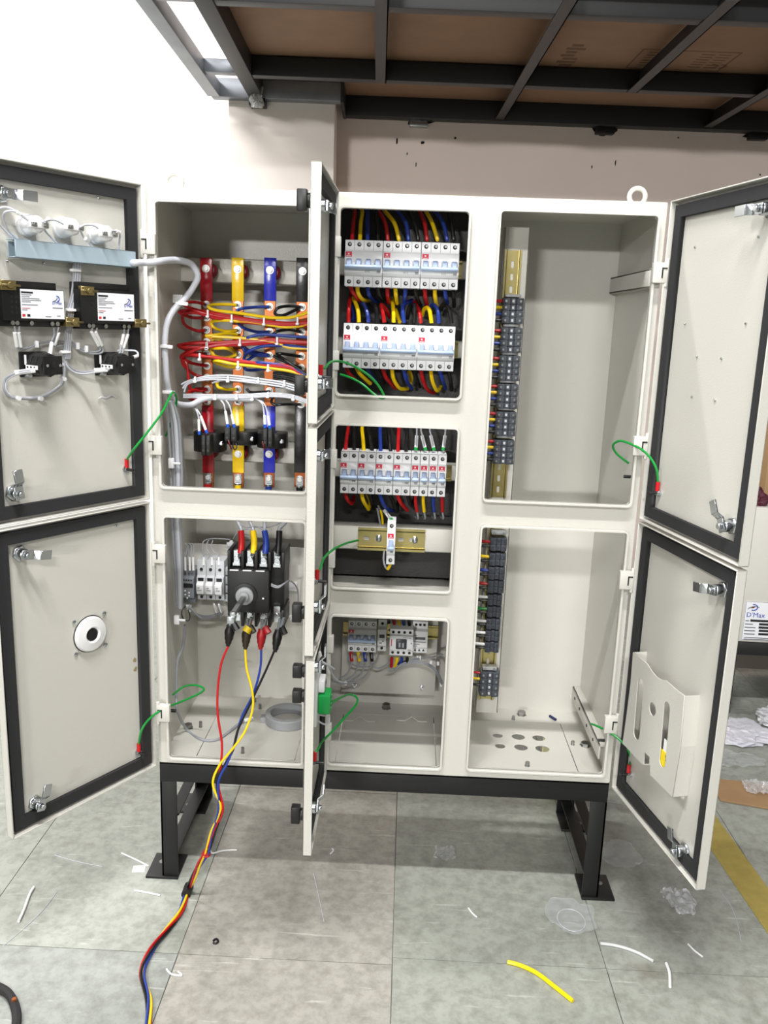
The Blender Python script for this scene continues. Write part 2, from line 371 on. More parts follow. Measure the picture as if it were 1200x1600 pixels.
crumple('plastic_bag', (p.x, p.y-0.02, p.z-0.035), 0.034, 0.022, 0.085, 'small clear plastic bag caught on the overhead steel beam', 'bag', seed=4)

# ---------------------------------------------------------------- the switchboard cabinet
W, H, D = 1.0, 1.2157, 0.349
cab = thing('switchboard_cabinet', 'tall light grey steel electrical switchboard cabinet with seven open doors on black stand', 'cabinet', (0, 0, ZB))
T = 0.0025
OPEN = dict(lt=(0.022, 0.319, 0.6286, 1.1865), lb=(0.0255, 0.319, 0.0165, 0.565), mt=(0.379, 0.6247, 0.8315, 1.186), mm=(0.379, 0.6247, 0.428, 0.770),
            mb=(0.379, 0.6247, 0.0205, 0.3645), rt=(0.6855, 0.982, 0.6275, 1.189), rb=(0.6855, 0.982, 0.0225, 0.571))
me = plate_mesh('front_frame', rrect(0.0, W, 0, H, 0.004), [rrect(*v, 0.008) for v in OPEN.values()], 0.003, PAINT)
link('front_frame', me, cab, (0, 0.0015, 0))
for k, (a, b, c, d) in OPEN.items():                 # folded lip round each opening
    L = 0.014; t = 0.0035
    me = plate_mesh('opening_lip', rrect(a-t, b+t, c-t, d+t, 0.010), [rrect(a, b, c, d, 0.0065)], L, RIM)
    link('opening_lip', me, cab, (0, -L/2, 0))
m = MB()
m.box((0, 0.003, 0), (T, D, H)); m.box((W-T, 0.003, 0), (W, D, H)); m.box((T, 0.003, H-T), (W-T, D, H))
m.build('side_shell', PAINT, cab)
MB().box((0, D, 0), (W, D+T, H)).build('back_panel', PAINT, cab)
for x in (0.350, 0.6565): MB().box((x-T/2, 0.003, T), (x+T/2, D, H-T)).build('divider', PAINT, cab)
DKS = mat('shade_sheet_dark', (44, 43, 41), 0.4, bump=0.3, bscale=420)
MB().box((0.3525, 0.165, 0.405), (0.654, 0.168, H-0.004)).build('added_shade_sheet', DKS, cab)  # added dark sheet, its colour stands in for deep shade behind the breakers
MB().box((0.3525, 0.02, 0.394), (0.654, D-0.002, 0.3965)).build('added_shelf', PAINT, cab)  # added shelf, keeps light from above out of the bottom middle compartment
# floor of the cabinet with lift-out gland plates
def bottom(x0, x1, holes, gx0, gx1, gy0, gy1):
    g = 0.002
    me = plate_mesh('bottom_panel', [(x0, 0.003), (x1, 0.003), (x1, D), (x0, D)], [[(gx0, gy0), (gx1, gy0), (gx1, gy1), (gx0, gy1)]], T, PAINT, 'xy')
    link('bottom_panel', me, cab, (0, 0, T/2))
    me = plate_mesh('gland_plate', [(gx0+g, gy0+g), (gx1-g, gy0+g), (gx1-g, gy1-g), (gx0+g, gy1-g)], holes, T, PAINT, 'xy')
    return link('gland_plate', me, cab, (0, 0, T/2))
def lz(v): v = v.copy(); v.z -= ZB; return v
gl0 = lz(G('A8', 310, 705, ZB)); gl1 = lz(G('A8', 430, 478, ZB))
bottom(T, 0.349, [], 0.075, 0.30, 0.03, gl1.y)
bottom(0.351, 0.6555, [], 0.39, 0.62, 0.03, 0.28)
hs = [G('B8', *a, ZB) for a in ((273, 531), (387, 538), (500, 545), (287, 589), (402, 596), (520, 604))]
hr = (0.0125, 0.016, 0.0155, 0.0125, 0.016, 0.0165)
e0 = G('B8', 615, 465, ZB); e1 = G('B8', 710, 690, ZB)
bottom(0.6575, W-T, [circ(h.x, h.y, r, 20) for h, r in zip(hs, hr)], 0.672, (e0.x+e1.x)/2, 0.025, e0.y)
def nutbolt(reg, X, Y, r, h, z=ZB+T, hexn=6, name='nut', m=STEEL, hole=True):
    p = lz(G(reg, X, Y, z)); q = MB(); q.lathe(p, (0,0,1), [(r*1.25, 0), (r*1.25, 0.0015), (r, 0.0016), (r, h)], hexn)
    if hole: q.cyl(p+Vector((0,0,h*0.6)), (0,0,1), r*0.6, h*0.43, 10)
    return q.build(name, m, cab)
for a in (('A8', 278, 590, .010, .010), ('B8', 405, 412, .010, .010), ('B8', 757, 582, .011, .008)): nutbolt(*a)
for a in (('A8', 350, 585, .004, .014), ('A8', 698, 478, .004, .014), ('A8', 668, 436, .004, .01), ('A8', 597, 737, .004, .014), ('B8', 360, 438, .004, .010), ('B8', 687, 578, .004, .010), ('B8', 437, 694, .005, .010)): nutbolt(*a, name='bolt', hole=False)
# stamped side brackets, right column
def strip(a, b, wd, t=0.004, name='side_bracket'):
    q = MB(); q.box((W-T-0.016, a[1], a[2]-wd/2), (W-T-0.012, b[1], a[2]+wd/2)); q.box((W-T-0.016, a[1], a[2]+wd/2-t), (W-T, b[1], a[2]+wd/2)); q.box((W-T-0.016, a[1], a[2]-wd/2), (W-T, b[1], a[2]-wd/2+t))
    return q.build(name, PAINT, cab, bev=0.001)
for reg, X, Y in (('B5', 850, 515),):
    z = P(reg, X, Y, 0.32).z - ZB
    strip((0, 0.012, z), (0, 0.345, z), 0.036)
z = P('B8', 690, 190, 0.34).z - ZB
q = MB(); q.box((W-T-0.020, 0.03, 0.040), (W-T-0.016, 0.347, 0.074)); q.box((W-T-0.020, 0.03, 0.070), (W-T, 0.347, 0.074)); q.build('side_bracket', PAINT, cab, bev=0.001)
for yy in (0.09, 0.16, 0.25, 0.31): MB().cyl((W-T-0.021, yy, 0.057), (1, 0, 0), 0.004, 0.003, 12).build('bolt_hole', HOLE, cab)
for reg, X, Y in (('B6', 900, 722), ('B8', 828, 552)):
    p = P(reg, X, Y, 0.05); MB().cyl((W-T-0.018, 0.05, p.z-ZB), (1, 0, 0), 0.0035, 0.018, 10).build('earth_stud', DARKST, cab)
p = P('A8', 210, 490, 0.06); m = MB(); m.cyl((T, 0.06, p.z-ZB), (1, 0, 0), 0.004, 0.02, 10); m.build('earth_stud', DARKST, cab)
# lifting eyes on the roof
def ring(c, R_, r, n=24):
    q = MB(); q.tube([(c[0]+R_*math.cos(2*PI*k/n), c[1], c[2]+R_*math.sin(2*PI*k/n)) for k in range(n)], r, 8, 0, 1, True); return q
for X in (270, 1000):
    p = P('F', X, 285, 0.05); q = ring((p.x, 0.06, H+0.017), 0.0155, 0.0048); q.cyl((p.x, 0.06, H), (0,0,1), 0.013, 0.006); q.build('lifting_eye', RIM, cab)
# hinges
def hinge_mesh(s):
    q = MB(); q.box((-0.014, -0.010, -0.019), (0.014, 0.004, 0.019)); q.cyl((0.012*s, -0.006, -0.026), (0,0,1), 0.004, 0.052, 10); return q.mesh('hinge', RIM, bev=0.0015)
def notch_mesh(s):
    q = MB()
    for a, b in (((0.002, -.010), (0.0045, 0.009)), ((0.002, 0.007), (0.012, 0.0095))): q.box((a[0]*s, -0.0112, a[1]), (b[0]*s, -0.0098, b[1]))
    return q.mesh('hinge_slot', HOLE)
HM = {s: (hinge_mesh(s), notch_mesh(s)) for s in (-1, 1)}
for s, L in ((-1, (('F', 231, 381), ('F', 242, 696), ('F', 248, 866), ('F', 255, 1115), ('B1', 212, 640), ('B2', 200, 508), ('B3', 188, 318), ('B3', 178, 965), ('B4', 252, 400), ('B4', 238, 968))),
             (1, (('F', 1032, 426), ('F', 1001, 697), ('F', 979, 907), ('F', 955, 1133)))):
    for reg, X, Y in L:
        p = lz(P(reg, X, Y, -0.020)); h = link('hinge', HM[s][0], cab, (p.x, -0.012, p.z)); link('hinge_slot', HM[s][1], h)

# ---------------------------------------------------------------- black stand
st = thing('cabinet_stand', 'black welded steel stand with slanted braces carrying the switchboard cabinet', 'stand')
zt = ZB - 0.001
m = MB(); m.box((0, 0, zt-0.046), (W, 0.004, zt)); m.box((0, 0, zt-0.004), (W, 0.045, zt)); m.build('front_rail', BLACKP, st, bev=0.001)
m = MB(); m.box((0, D-0.004, zt-0.046), (W, D, zt)); m.box((0, D-0.045, zt-0.004), (W, D, zt)); m.build('rear_rail', BLACKP, st, bev=0.001)
for sx in (0, 1):
    X = lambda v: v if sx == 0 else W-v
    q = MB(); q.box((X(0), 0.004, zt-0.046), (X(0.004), D-0.004, zt)); q.build('side_rail', BLACKP, st)
    q = MB(); q.box((X(0), 0.02, 0.006), (X(0.004), D-0.02, 0.045)); q.box((X(0), 0.02, 0.045), (X(0.03), D-0.02, 0.049)); q.build('lower_rail', BLACKP, st)
    for yy, sg in ((0.0, 1), (D, -1)):
        q = MB(); q.box((X(0), yy, 0.006), (X(0.037), yy+0.005*sg, zt-0.046)); q.box((X(0), yy, 0.006), (X(0.005), yy+0.042*sg, zt-0.046)); q.build('leg', BLACKP, st, bev=0.001)
        q = MB(); q.box((X(-0.038), yy-0.004*sg, 0), (X(0.037), yy+0.085*sg, 0.006)); q.build('foot_plate', BLACKP, st, bev=0.001)
        MB().cyl((X(-0.015), yy+0.052*sg, 0.0055), (0,0,1), 0.007, 0.0012, 16).build('bolt_hole', mat('hole_grey', (120, 120, 116), 0.6), st)
    zb1 = P('A4', 1027, 715, 0.13).z; zb0 = P('A4', 1027, 805, 0.13).z
    q = MB(); q.box((X(0.005), 0.042, zb0), (X(0.010), D-0.042, zb1)); q.box((X(0.005), 0.042, zb1), (X(0.030), D-0.042, zb1+0.004)); q.build('middle_rail', BLACKP, st)

# ---------------------------------------------------------------- doors
class Door:
    def __init__(s, hx, ang, wd, z0, z1, side, hy=-0.018, t=0.019):
        s.o = Vector((hx, hy, 0)); s.rz = -ang if side > 0 else ang; s.s = side; s.w = wd
        S = side; q = MB(); e = 0.0025
        q.box((0, -t, z0), (S*wd, -t+e, z1))
        q.box((0, -t, z0), (S*e, 0, z1)); q.box((S*wd, -t, z0), (S*(wd-e), 0, z1)); q.box((0, -t, z0), (S*wd, 0, z0+e)); q.box((0, -t, z1), (S*wd, 0, z1-e))
        s.p = q.build('door', PAINT, cab, bev=0.0008, seg=1); s.p.location = (hx, hy, 0); s.p.rotation_euler = (0, 0, s.rz)
        ga, gb = 0.009, 0.031; f = -t+e
        outer = [(S*ga, z0+ga), (S*(wd-ga), z0+ga), (S*(wd-ga), z1-ga), (S*ga, z1-ga)]; inner = [(S*gb, z0+gb), (S*(wd-gb), z0+gb), (S*(wd-gb), z1-gb), (S*gb, z1-gb)]
        me = plate_mesh('gasket', outer, [inner], 0.010, GASK); link('gasket', me, s.p, (0, f+0.005, 0)); s.f = f
        s.M = Matrix.Translation(s.o + Vector((0, 0, ZB))) @ Matrix.Rotation(s.rz, 4, 'Z'); s.Mi = s.M.inverted(); s.z0, s.z1 = z0, z1
    def L(s, reg, X, Y, v=None):              # photo pixel -> local point on plane y=v of the door
        v = s.f if v is None else v
        d = s.Mi.to_3x3() @ ray(reg, X, Y); c = s.Mi @ CAM
        return c + d*((v-c.y)/d.y)
    def wp(s, p): return s.M @ Vector(p)
    def cam(s, reg, X, Y, ang, long=0.045):   # zinc cam lock, tongue angle in the door plane (x,z as seen in door-local)
        p = s.L(reg, X, Y, s.f+0.012); p.y = s.f; q = MB()
        q.lathe(p, (0,1,0), [(0.0155,0),(0.0155,0.004),(0.0135,0.006)], 6); q.lathe(p, (0,1,0), [(0.0105,0.004),(0.0105,0.018),(0.009,0.02)], 16)
        q.lathe(p, (0,1,0), [(0.006,0.024),(0.0055,0.030)], 6)
        dx, dz = math.cos(ang), math.sin(ang); nx, nz = -dz, dx
        def pt(a, b, y): return (p.x+dx*a+nx*b, p.y+y, p.z+dz*a+nz*b)
        pr = [(-0.010, 0.020), (0.014, 0.020), (0.022, 0.029), (long, 0.029)]
        for (a0, y0), (a1, y1) in zip(pr[:-1], pr[1:]):
            vs = [pt(a, b, y) for (a, y) in ((a0, y0), (a1, y1)) for b in (-0.0085, 0.0085)] + [pt(a, b, y+0.0035) for (a, y) in ((a0, y0), (a1, y1)) for b in (-0.0085, 0.0085)]
            q.add(vs, [(0,1,3,2),(4,6,7,5),(0,2,6,4),(1,5,7,3),(0,4,5,1),(2,3,7,6)])
        q.build('cam_lock', ZINC, s.p, bev=0.0005, seg=1)
    def knob(s, z, x=None, long=True):        # black handle on the outer face
        x = s.s*(s.w-0.03) if x is None else x; q = MB()
        q.lathe((x, -0.019, z), (0,-1,0), [(0.012,0),(0.012,0.006)], 16); q.box((x-0.009, -0.042, z-0.017 if long else z-0.012), (x+0.009, -0.025, z+0.017 if long else z+0.012))
        q.build('handle', BLK, s.p, bev=0.002)
    def stud(s, reg, X, Y):
        p = s.L(reg, X, Y, s.f+0.004); p.y = s.f; q = MB(); q.lathe(p, (0,1,0), [(0.0075,0),(0.0075,0.0035)], 14); q.lathe(p, (0,1,0), [(0.0055,0.0035),(0.0055,0.008)], 6)
        q.build('earth_stud', ZINC, s.p); MB().cyl(p+Vector((0,0.008,0)), (0,1,0), 0.003, 0.016, 10).build('stud_thread', DARKST, s.p)
        return s.M @ (p + Vector((0, 0.006, 0)))
ZS = 0.600
dLT = Door(0.0, math.radians(123.0), 0.347, ZS+0.003, H, 1); dLB = Door(0.0, math.radians(122.6), 0.347, 0.0, ZS-0.003, 1)
dRT = Door(1.0, math.radians(102.2), 0.350, ZS+0.003, H, -1); dRB = Door(1.0, math.radians(102.0), 0.350, 0.0, ZS-0.003, -1)
dM1 = Door(0.376, math.radians(90.5), 0.298, 0.806, H, 1, t=0.017); dM2 = Door(0.376, math.radians(90.5), 0.298, 0.396, 0.800, 1, t=0.017); dM3 = Door(0.376, math.radians(90.0), 0.298, 0.0, 0.390, 1, t=0.017)
# ================================================================ left column, upper: busbars
YBAR = 0.205
def channel(name, reg, a, b, z_h, y, label):     # beige folded support channel between two pixels (its upper left and lower right corners)
    p0 = P(reg, *a, y); p1 = P(reg, *b, y)
    q = MB(); q.box((0, 0, 0), (p1.x-p0.x, 0.003, p0.z-p1.z)); q.box((0, 0, 0), (p1.x-p0.x, 0.028, 0.003)); q.box((0, 0, p0.z-p1.z-0.003), (p1.x-p0.x, 0.028, p0.z-p1.z))
    return q.build('support_channel', PAINT, cab, bev=0.001, loc=(p0.x, y, p1.z-ZB))
def chan(x0, x1, z0, z1, y, dep=0.03):
    q = MB(); q.box((0, 0, 0), (x1-x0, 0.003, z1-z0)); q.box((0, 0, 0), (x1-x0, dep, 0.003)); q.box((0, 0, z1-z0-0.003), (x1-x0, dep, z1-z0))
    return q.build('support_channel', PAINT, cab, bev=0.0012, loc=(x0, y, z0-ZB))
za, zb = P('A5', 400, 437, 0.245).z, P('A5', 400, 585, 0.245).z; xa = P('A5', 212, 500, 0.245).x
chan(xa, 0.348, zb, za, 0.245, 0.10)
za, zb = P('A6', 600, 607, 0.245).z, P('A6', 600, 742, 0.245).z; xb = P('A6', 243, 660, 0.245).x
chan(xb, 0.348, zb, za, 0.245, 0.10)
# mounting plate behind the busbars
MB().box((P('A5', 290, 700, .335).x, 0.335, P('A6', 300, 780, .335).z-ZB), (0.347, 0.338, P('A5', 300, 640, .335).z-ZB)).build('mounting_plate', PAINT, cab)

bars = {}
def bolt(par, p, r=0.0085, dark=True):
    q = MB(); q.lathe(p, (0,-1,0), [(r, 0), (r, 0.0015)], 16, 0); q.lathe(p, (0,-1,0), [(r*0.68, 0.0015), (r*0.68, 0.0065)], 6, 0)
    if dark: q.cyl(Vector(p)+Vector((0,-0.0066,0)), (0,-1,0), r*0.36, 0.006, 8, 1)
    return q.build('bolt', [BZ, DARKST], par)
BX = dict(red=(356, 428, 376, 445), yellow=(550, 622, 556, 628), blue=(748, 820, 740, 808), black=(938, 1003, 930, 1000))
BS = dict(red=SRED, yellow=SYEL, blue=SBLU, black=SBLK); BY = {}
BOLTS = dict(red=[('A5',392,502),('A5',394,720),('A5',394,798),('A5',396,872),('A5',397,945),('A5',397,1017),('A6',400,162),('A6',402,232),('A6',404,302),('A6',406,376),('A6',406,832)],
  yellow=[('A5',585,507),('A5',588,722),('A5',590,875),('A5',590,1022),('A6',588,165),('A6',586,302),('A6',586,376),('A6',590,694),('A6',592,836)],
  blue=[('A5',780,512),('A5',780,733),('A5',780,882),('A5',780,1028),('A6',776,170),('A6',774,312),('A6',772,694),('A6',768,840)],
  black=[('A5',974,518),('A5',970,735),('A5',972,886),('A5',970,1032),('A6',968,172),('A6',964,320),('A6',962,394),('A6',962,846)])
for c in ('red', 'yellow', 'blue', 'black'):
    xt0, xt1, xb0, xb1 = BX[c]
    z1 = P('A5', xt0, 435, YBAR).z; z0 = P('A6', xb0, 895, YBAR).z
    x0 = (P('A5', xt0, 437, YBAR).x + P('A6', xb0, 810, YBAR).x)/2; wd = 0.0262
    if c == 'black': wd = 0.028
    t = thing('busbar', 'vertical copper busbar with %s end sleeves and bolted wires' % c, 'busbar', (x0, YBAR, 0)); bars[c] = t
    zs1 = P('A5', xt0, 697+6*(c == 'black'), YBAR).z; zs2 = P('A6', xb0, 402, YBAR).z; zs3 = P('A6', xb0, 806, YBAR).z
    MB().box((0.001, 0, z0), (wd-0.001, 0.006, z1-0.001)).build('bar', COP, t, bev=0.0006, seg=1)
    MB().box((0, -0.0015, zs1), (wd, 0.0075, z1)).build('sleeve', BS[c], t, bev=0.001)
    MB().box((0, -0.0015, zs3), (wd, 0.0075, zs2)).build('sleeve', BS[c], t, bev=0.001)
    for zz in (P('A5', 400, 512, YBAR).z, P('A6', 600, 690, YBAR).z):
        MB().lathe((wd/2+0.004, 0.006, zz), (0,1,0), [(0.012,0),(0.017,0.004),(0.013,0.010),(0.017,0.016),(0.017,0.022),(0.011,0.028),(0.013,0.034)], 18).build('insulator', INSR, t)
    for reg, X, Y in BOLTS[c]:
        zz = P(reg, X, Y, YBAR).z; bolt(t, (wd/2, 0.0 if 0 else -0.0015, zz), dark=(zz > zs2 and zz < zs1))
    # cable lug with colour boot at the foot of the bar
    zz = P('A6', 500, 838, YBAR).z
    q = MB(); q.box((wd/2-0.008, -0.005, zz-0.012), (wd/2+0.008, -0.001, zz+0.010)); q.cyl((wd/2, -0.006, zz-0.010), (0,0,-1), 0.0075, 0.012, 12); q.build('cable_lug', ZINC, t)
    MB().cyl((wd/2, -0.006, zz-0.014), (0,0,-1), 0.0078, 0.030, 12).build('boot', dict(red=RED, yellow=YEL, blue=BLU, black=BLKW)[c], t)

WR = 0.0034
gR, gY, gB, gK, gW = 'red wires on the busbars', 'yellow wires on the busbars', 'blue wires on the busbars', 'black wires on the busbars', 'grey control wires across the busbars'
FR, BK, MD = 0.150, 0.192, 0.172
def bw(c, pts, reg='A5', r=WR):
    mm, g = dict(r=(RED, gR), y=(YEL, gY), b=(BLU, gB), k=(BLKW, gK), w=(LGRY, gW))[c]
    nm = dict(r='red', y='yellow', b='blue', k='black', w='pale grey')[c]
    if c == 'w': lab = 'thin pale grey control wire in the %s tied run across the busbars' % ('lower' if pts[-1][1] > 320 else 'upper')
    else:
        zz = P(reg, pts[0][0], pts[0][1], YBAR).z
        zs_ = sorted((P(*b_, YBAR).z for b_ in BOLTS[nm]), reverse=True); k_ = min(range(len(zs_)), key=lambda i: abs(zs_[i]-zz))
        if k_ == 0 or c == 'k' and pts[0][0] < 900: lab = 'loose %s insulated wire looping behind the busbar bundles' % nm
        else: lab = '%s insulated wire looped from the %s bolt below the %s busbar\'s upper sleeve' % (nm, ('first', 'second', 'third', 'fourth', 'fifth', 'sixth', 'seventh', 'eighth', 'ninth', 'tenth')[k_-1], nm)
    return wire('control_wire' if c == 'w' else 'power_wire', lab, 'wire', reg, pts, r, mm, g)
X9 = 1015
# red
bw('r', [(385,716,BK),(330,705,BK),(275,708,MD),(262,722,MD),(330,750,MD),(420,768,FR),(600,800,FR),(760,822,FR),(900,832,FR),(X9,824,FR)])
bw('r', [(380,800,BK),(310,798,BK),(245,775,MD),(240,760,MD),(310,755,FR),(420,782,FR),(600,812,FR),(800,838,FR),(X9,836,FR)])
bw('r', [(388,874,BK),(340,878,BK),(270,845,MD),(252,800,MD),(262,775,FR),(340,770,FR),(430,796,FR),(600,822,FR),(800,842,FR),(X9,846,FR)])
bw('r', [(394,944,BK),(330,950,BK),(255,960,MD),(225,966,MD),(260,978,FR),(380,975,FR),(560,950,FR),(760,930,FR),(900,940,FR),(X9,948,FR)])
bw('r', [(390,1018,BK),(320,1010,BK),(255,985,MD),(232,968,MD),(300,955,FR),(420,952,FR),(600,942,FR),(780,940,FR),(X9,955,FR)])
bw('r', [(396,160,BK),(330,150,BK),(255,125,MD),(250,95,MD),(330,60,FR),(470,36,FR),(600,22,FR),(780,12,FR),(X9,18,FR)], 'A6')
bw('r', [(396,232,BK),(330,215,BK),(270,170,MD),(250,120,MD),(290,85,FR),(380,50,FR),(520,38,FR),(700,28,FR),(860,20,FR),(X9,26,FR)], 'A6')
bw('r', [(400,302,BK),(340,300,BK),(300,308,MD),(280,160,MD),(262,110,MD),(320,100,FR),(460,112,FR),(620,138,FR),(780,150,FR),(900,165,FR),(960,205,FR),(1005,245,FR)], 'A6')
bw('r', [(402,160,BK),(330,150,BK),(280,130,MD),(255,105,MD),(300,95,FR),(420,108,FR),(600,130,FR),(780,160,FR),(900,172,FR),(950,205,FR),(1000,252,FR)], 'A6')
bw('r', [(402,376,BK),(350,372,BK),(305,362,MD),(285,345,MD),(300,310,MD),(360,312,BK),(402,304,BK)], 'A6')
# yellow
bw('y', [(580,722,BK),(500,718,BK),(430,722,MD),(410,735,FR),(460,755,FR),(600,772,FR),(760,796,FR),(880,800,FR),(960,786,FR),(X9,765,FR)])
bw('y', [(582,875,BK),(510,880,BK),(445,860,MD),(430,825,MD),(500,815,FR),(600,822,FR),(760,840,FR),(880,856,FR),(X9,842,FR)])
bw('y', [(582,1022,BK),(520,1040,BK),(450,1030,MD),(430,985,MD),(455,985,FR),(520,985,FR),(565,1010,BK)])
bw('y', [(582,900,BK),(520,895,MD),(440,905,FR),(395,910,FR),(480,915,FR),(640,925,FR),(800,948,FR),(900,980,FR),(X9,984,FR)])
bw('y', [(582,170,BK),(520,165,BK),(450,140,MD),(460,130,FR),(560,150,FR),(700,165,FR),(820,180,FR),(930,200,FR),(X9,235,FR)], 'A6')
bw('y', [(582,302,BK),(530,304,BK),(475,294,MD),(460,270,MD),(470,258,MD)], 'A6')
bw('y', [(580,1020,BK),(545,985,BK),(490,940,MD),(440,930,MD),(425,990,MD),(440,1030,MD)])
# blue
bw('b', [(775,733,BK),(700,735,BK),(620,742,MD),(590,752,MD),(575,758,MD)])
bw('b', [(775,884,BK),(700,885,BK),(620,860,MD),(585,830,MD)])
bw('b', [(775,1030,BK),(700,1025,BK),(630,1000,MD),(615,960,MD),(640,925,FR),(720,902,FR),(820,905,FR),(920,912,FR),(X9,918,FR)])
bw('b', [(775,100,BK),(700,95,BK),(640,130,MD),(625,110,MD),(660,70,FR),(740,42,FR),(840,38,FR),(940,45,FR),(X9,55,FR)], 'A6')
bw('b', [(775,172,BK),(700,185,BK),(640,185,MD),(630,165,MD),(700,142,FR),(800,150,FR),(900,168,FR),(1000,215,FR)], 'A6')
bw('b', [(772,96,BK),(700,80,BK),(640,60,MD),(612,20,MD),(625,-20,MD)], 'A6')
# black
bw('k', [(968,735,BK),(900,728,BK),(830,740,MD),(812,775,MD),(860,785,MD),(950,745,BK)])
bw('k', [(968,886,BK),(900,872,BK),(830,880,MD),(800,900,MD)])
bw('k', [(965,104,BK),(900,95,BK),(850,88,MD),(825,92,MD),(880,130,FR),(960,185,FR),(1003,215,FR)], 'A6')
bw('k', [(965,172,BK),(900,150,MD),(850,125,MD),(800,100,MD)], 'A6')
for k in range(4): bw('k', [(800,205+12*k,MD),(860,200+12*k,MD),(930,215+13*k,MD),(1000,250+14*k,MD)], 'A6', 0.0036)
bw('k', [(965,395,BK),(910,393,BK),(850,395,MD),(812,398,MD),(790,380,MD),(800,350,MD)], 'A6', 0.0032)
bw('k', [(772,318,BK),(720,322,BK),(665,322,MD),(640,300,MD)], 'A6', 0.0034)
bw('k', [(768,275,BK),(830,285,MD),(920,295,MD),(1000,310,MD)], 'A6', 0.0034)
# pale grey control wires
for k in range(3):
    d = k*14
    bw('w', [(245+d*0.6,275+d*1.6,FR),(290,252+d*0.6,FR),(400,225+d*0.7,FR-.01),(540,220+d,FR-.01),(700,238+d,FR-.01),(860,262+d,FR-.01),(980,298+d,FR-.01)], 'A6', 0.0021)
for k in range(3):
    d = k*9
    bw('w', [(258,335+d,FR),(360,335+d,FR-.01),(480,338+d,FR-.01),(640,335+d,FR-.012),(800,328+d,FR-.012),(920,340+d,FR-.012),(1010,372+d,FR-.012)], 'A6', 0.0021)
bw('w', [(430,265,FR),(500,248,FR),(620,250,FR-.01),(760,262,FR-.01)], 'A6', 0.0019)
# small wire markers and ties
TIE = mat('tie_white', (236, 236, 238), 0.35)
def tie(reg, X, Y, dep, w_=0.004, h_=0.012, label='white nylon cable tie round the busbar wires', group='cable ties round the busbar wires', knob=True):
    p = P(reg, X, Y, dep); q = MB(); q.box((-w_/2, -0.002, -h_/2), (w_/2, 0.003, h_/2))
    if knob: q.box((-0.0035, -0.006, -h_/2-0.003), (0.0035, 0.001, -h_/2+0.002))
    return tag(q.build('cable_tie', TIE, None, bev=0.0008, seg=1, loc=p), label, 'cable tie', group)
for X, Y in ((405,770),(550,800),(745,818),(948,815),(600,942),(825,935),(398,965)): tie('A5', X, Y, FR-0.005, h_=0.014)
for X, Y in ((400,35),(600,15),(588,150),(770,170),(356,103)): tie('A6', X, Y, FR-0.005, h_=0.013)
for X, Y in ((527,238),(710,244),(868,262),(328,240),(450,345),(580,343),(674,350),(922,350),(768,333)): tie('A6', X, Y, FR-0.017, h_=0.010, label='white nylon cable tie round the pale grey control wires', group='cable ties round the control wires')

# thick light grey cable loom entering from the left door duct and running down
def loom(name, label, reg, pts, r, m=LGRY, cat='cable', spiral=True):
    path = [P(reg, *a) for a in pts]
    o = MB().tube(path, r, 10).build(name, m); return tag(o, label, cat)
gl = [(-40,468,-0.060),(20,466,-0.040),(80,462,-0.028),(130,455,-0.010),(190,450,0.03),(250,455,0.06),(310,480,0.09),(345,545,0.10),(320,610,0.10),(270,680,0.09),(205,745,0.075),(160,830,0.055),(145,930,0.045),(143,1040,0.045)]
gl2 = [(146,60,0.045),(150,160,0.045),(158,260,0.05),(182,350,0.07),(220,390,0.09),(300,398,0.13),(370,365,0.14),(440,352,FR-.005),(560,358,FR-.005),(680,362,FR-.005)]
path = [dLT.wp((0.03, dLT.f+0.02, dLT.L('A1', 797, 680, dLT.f+0.02).z))] + [P('A5', *a) for a in gl] + [P('A6', *a) for a in gl2]
tag(MB().tube(path, 0.0066, 12).build('cable_loom', LGRY), 'thick light grey cable loom curving from the left door into the busbar chamber', 'cable')
for reg, X, Y, d in (('A5', 245, 715, 0.075), ('A5', 152, 975, 0.037), ('A6', 165, 322, 0.05)):
    p = P(reg, X, Y, d); q = MB(); q.box((-0.012, -0.002, -0.003), (0.009, 0.004, 0.004)); q.box((0.004, -0.004, -0.0035), (0.014, 0.003, 0.0035))
    tag(q.build('cable_tie', TIE, None, bev=0.001, seg=1, loc=p), 'white nylon cable tie round the thick grey cable loom', 'cable tie', 'cable ties on the thick loom')
p = P('A5', 225, 685, 0.13); q = MB(); q.box((-0.012, 0, -0.009), (0.010, 0.008, 0.009)); tag(q.build('tie_mount', TIE, None, bev=0.002, loc=p), 'white adhesive tie mount behind the grey loom near red wires', 'tie mount')
for i, (xo, rr) in enumerate(((0, 0.0028), (22, 0.0028), (44, 0.0050), (64, 0.0035))):
    pts = [P('A6', 158+xo*0.5, 370, 0.055), P('A6', 165+xo, 500, 0.07), P('A6', 178+xo, 700, 0.08), P('A6', 183+xo, 870, 0.08), P('A7', 188+xo*0.75, 60, 0.08), P('A7', 198+xo*0.7, 240, 0.09), P('A7', 210+xo*0.6, 420, 0.10), P('A7', 222+xo*0.4, 620, 0.11)]
    tag(MB().tube(pts, rr, 8).build('control_cable', GRY if i != 2 else LGRY), 'grey control cable running down the left side wall', 'cable', 'grey cables on the left side wall')
for reg, X, Y in (('A6', 185, 750), ('A7', 218, 690)):
    p = P(reg, X, Y, 0.07 if reg == 'A6' else 0.10); q = MB(); q.box((-0.006, -0.004, -0.011), (0.006, 0.006, 0.011)); q.box((0.004, -0.004, -0.0025), (0.020, 0.001, 0.0025))
    tag(q.build('tie_mount', TIE, None, bev=0.0015, loc=p), 'white tie mount clipped to side-wall cables %s' % ('beside the busbar feet' if reg == 'A6' else 'below the grey timer relay'), 'tie mount')
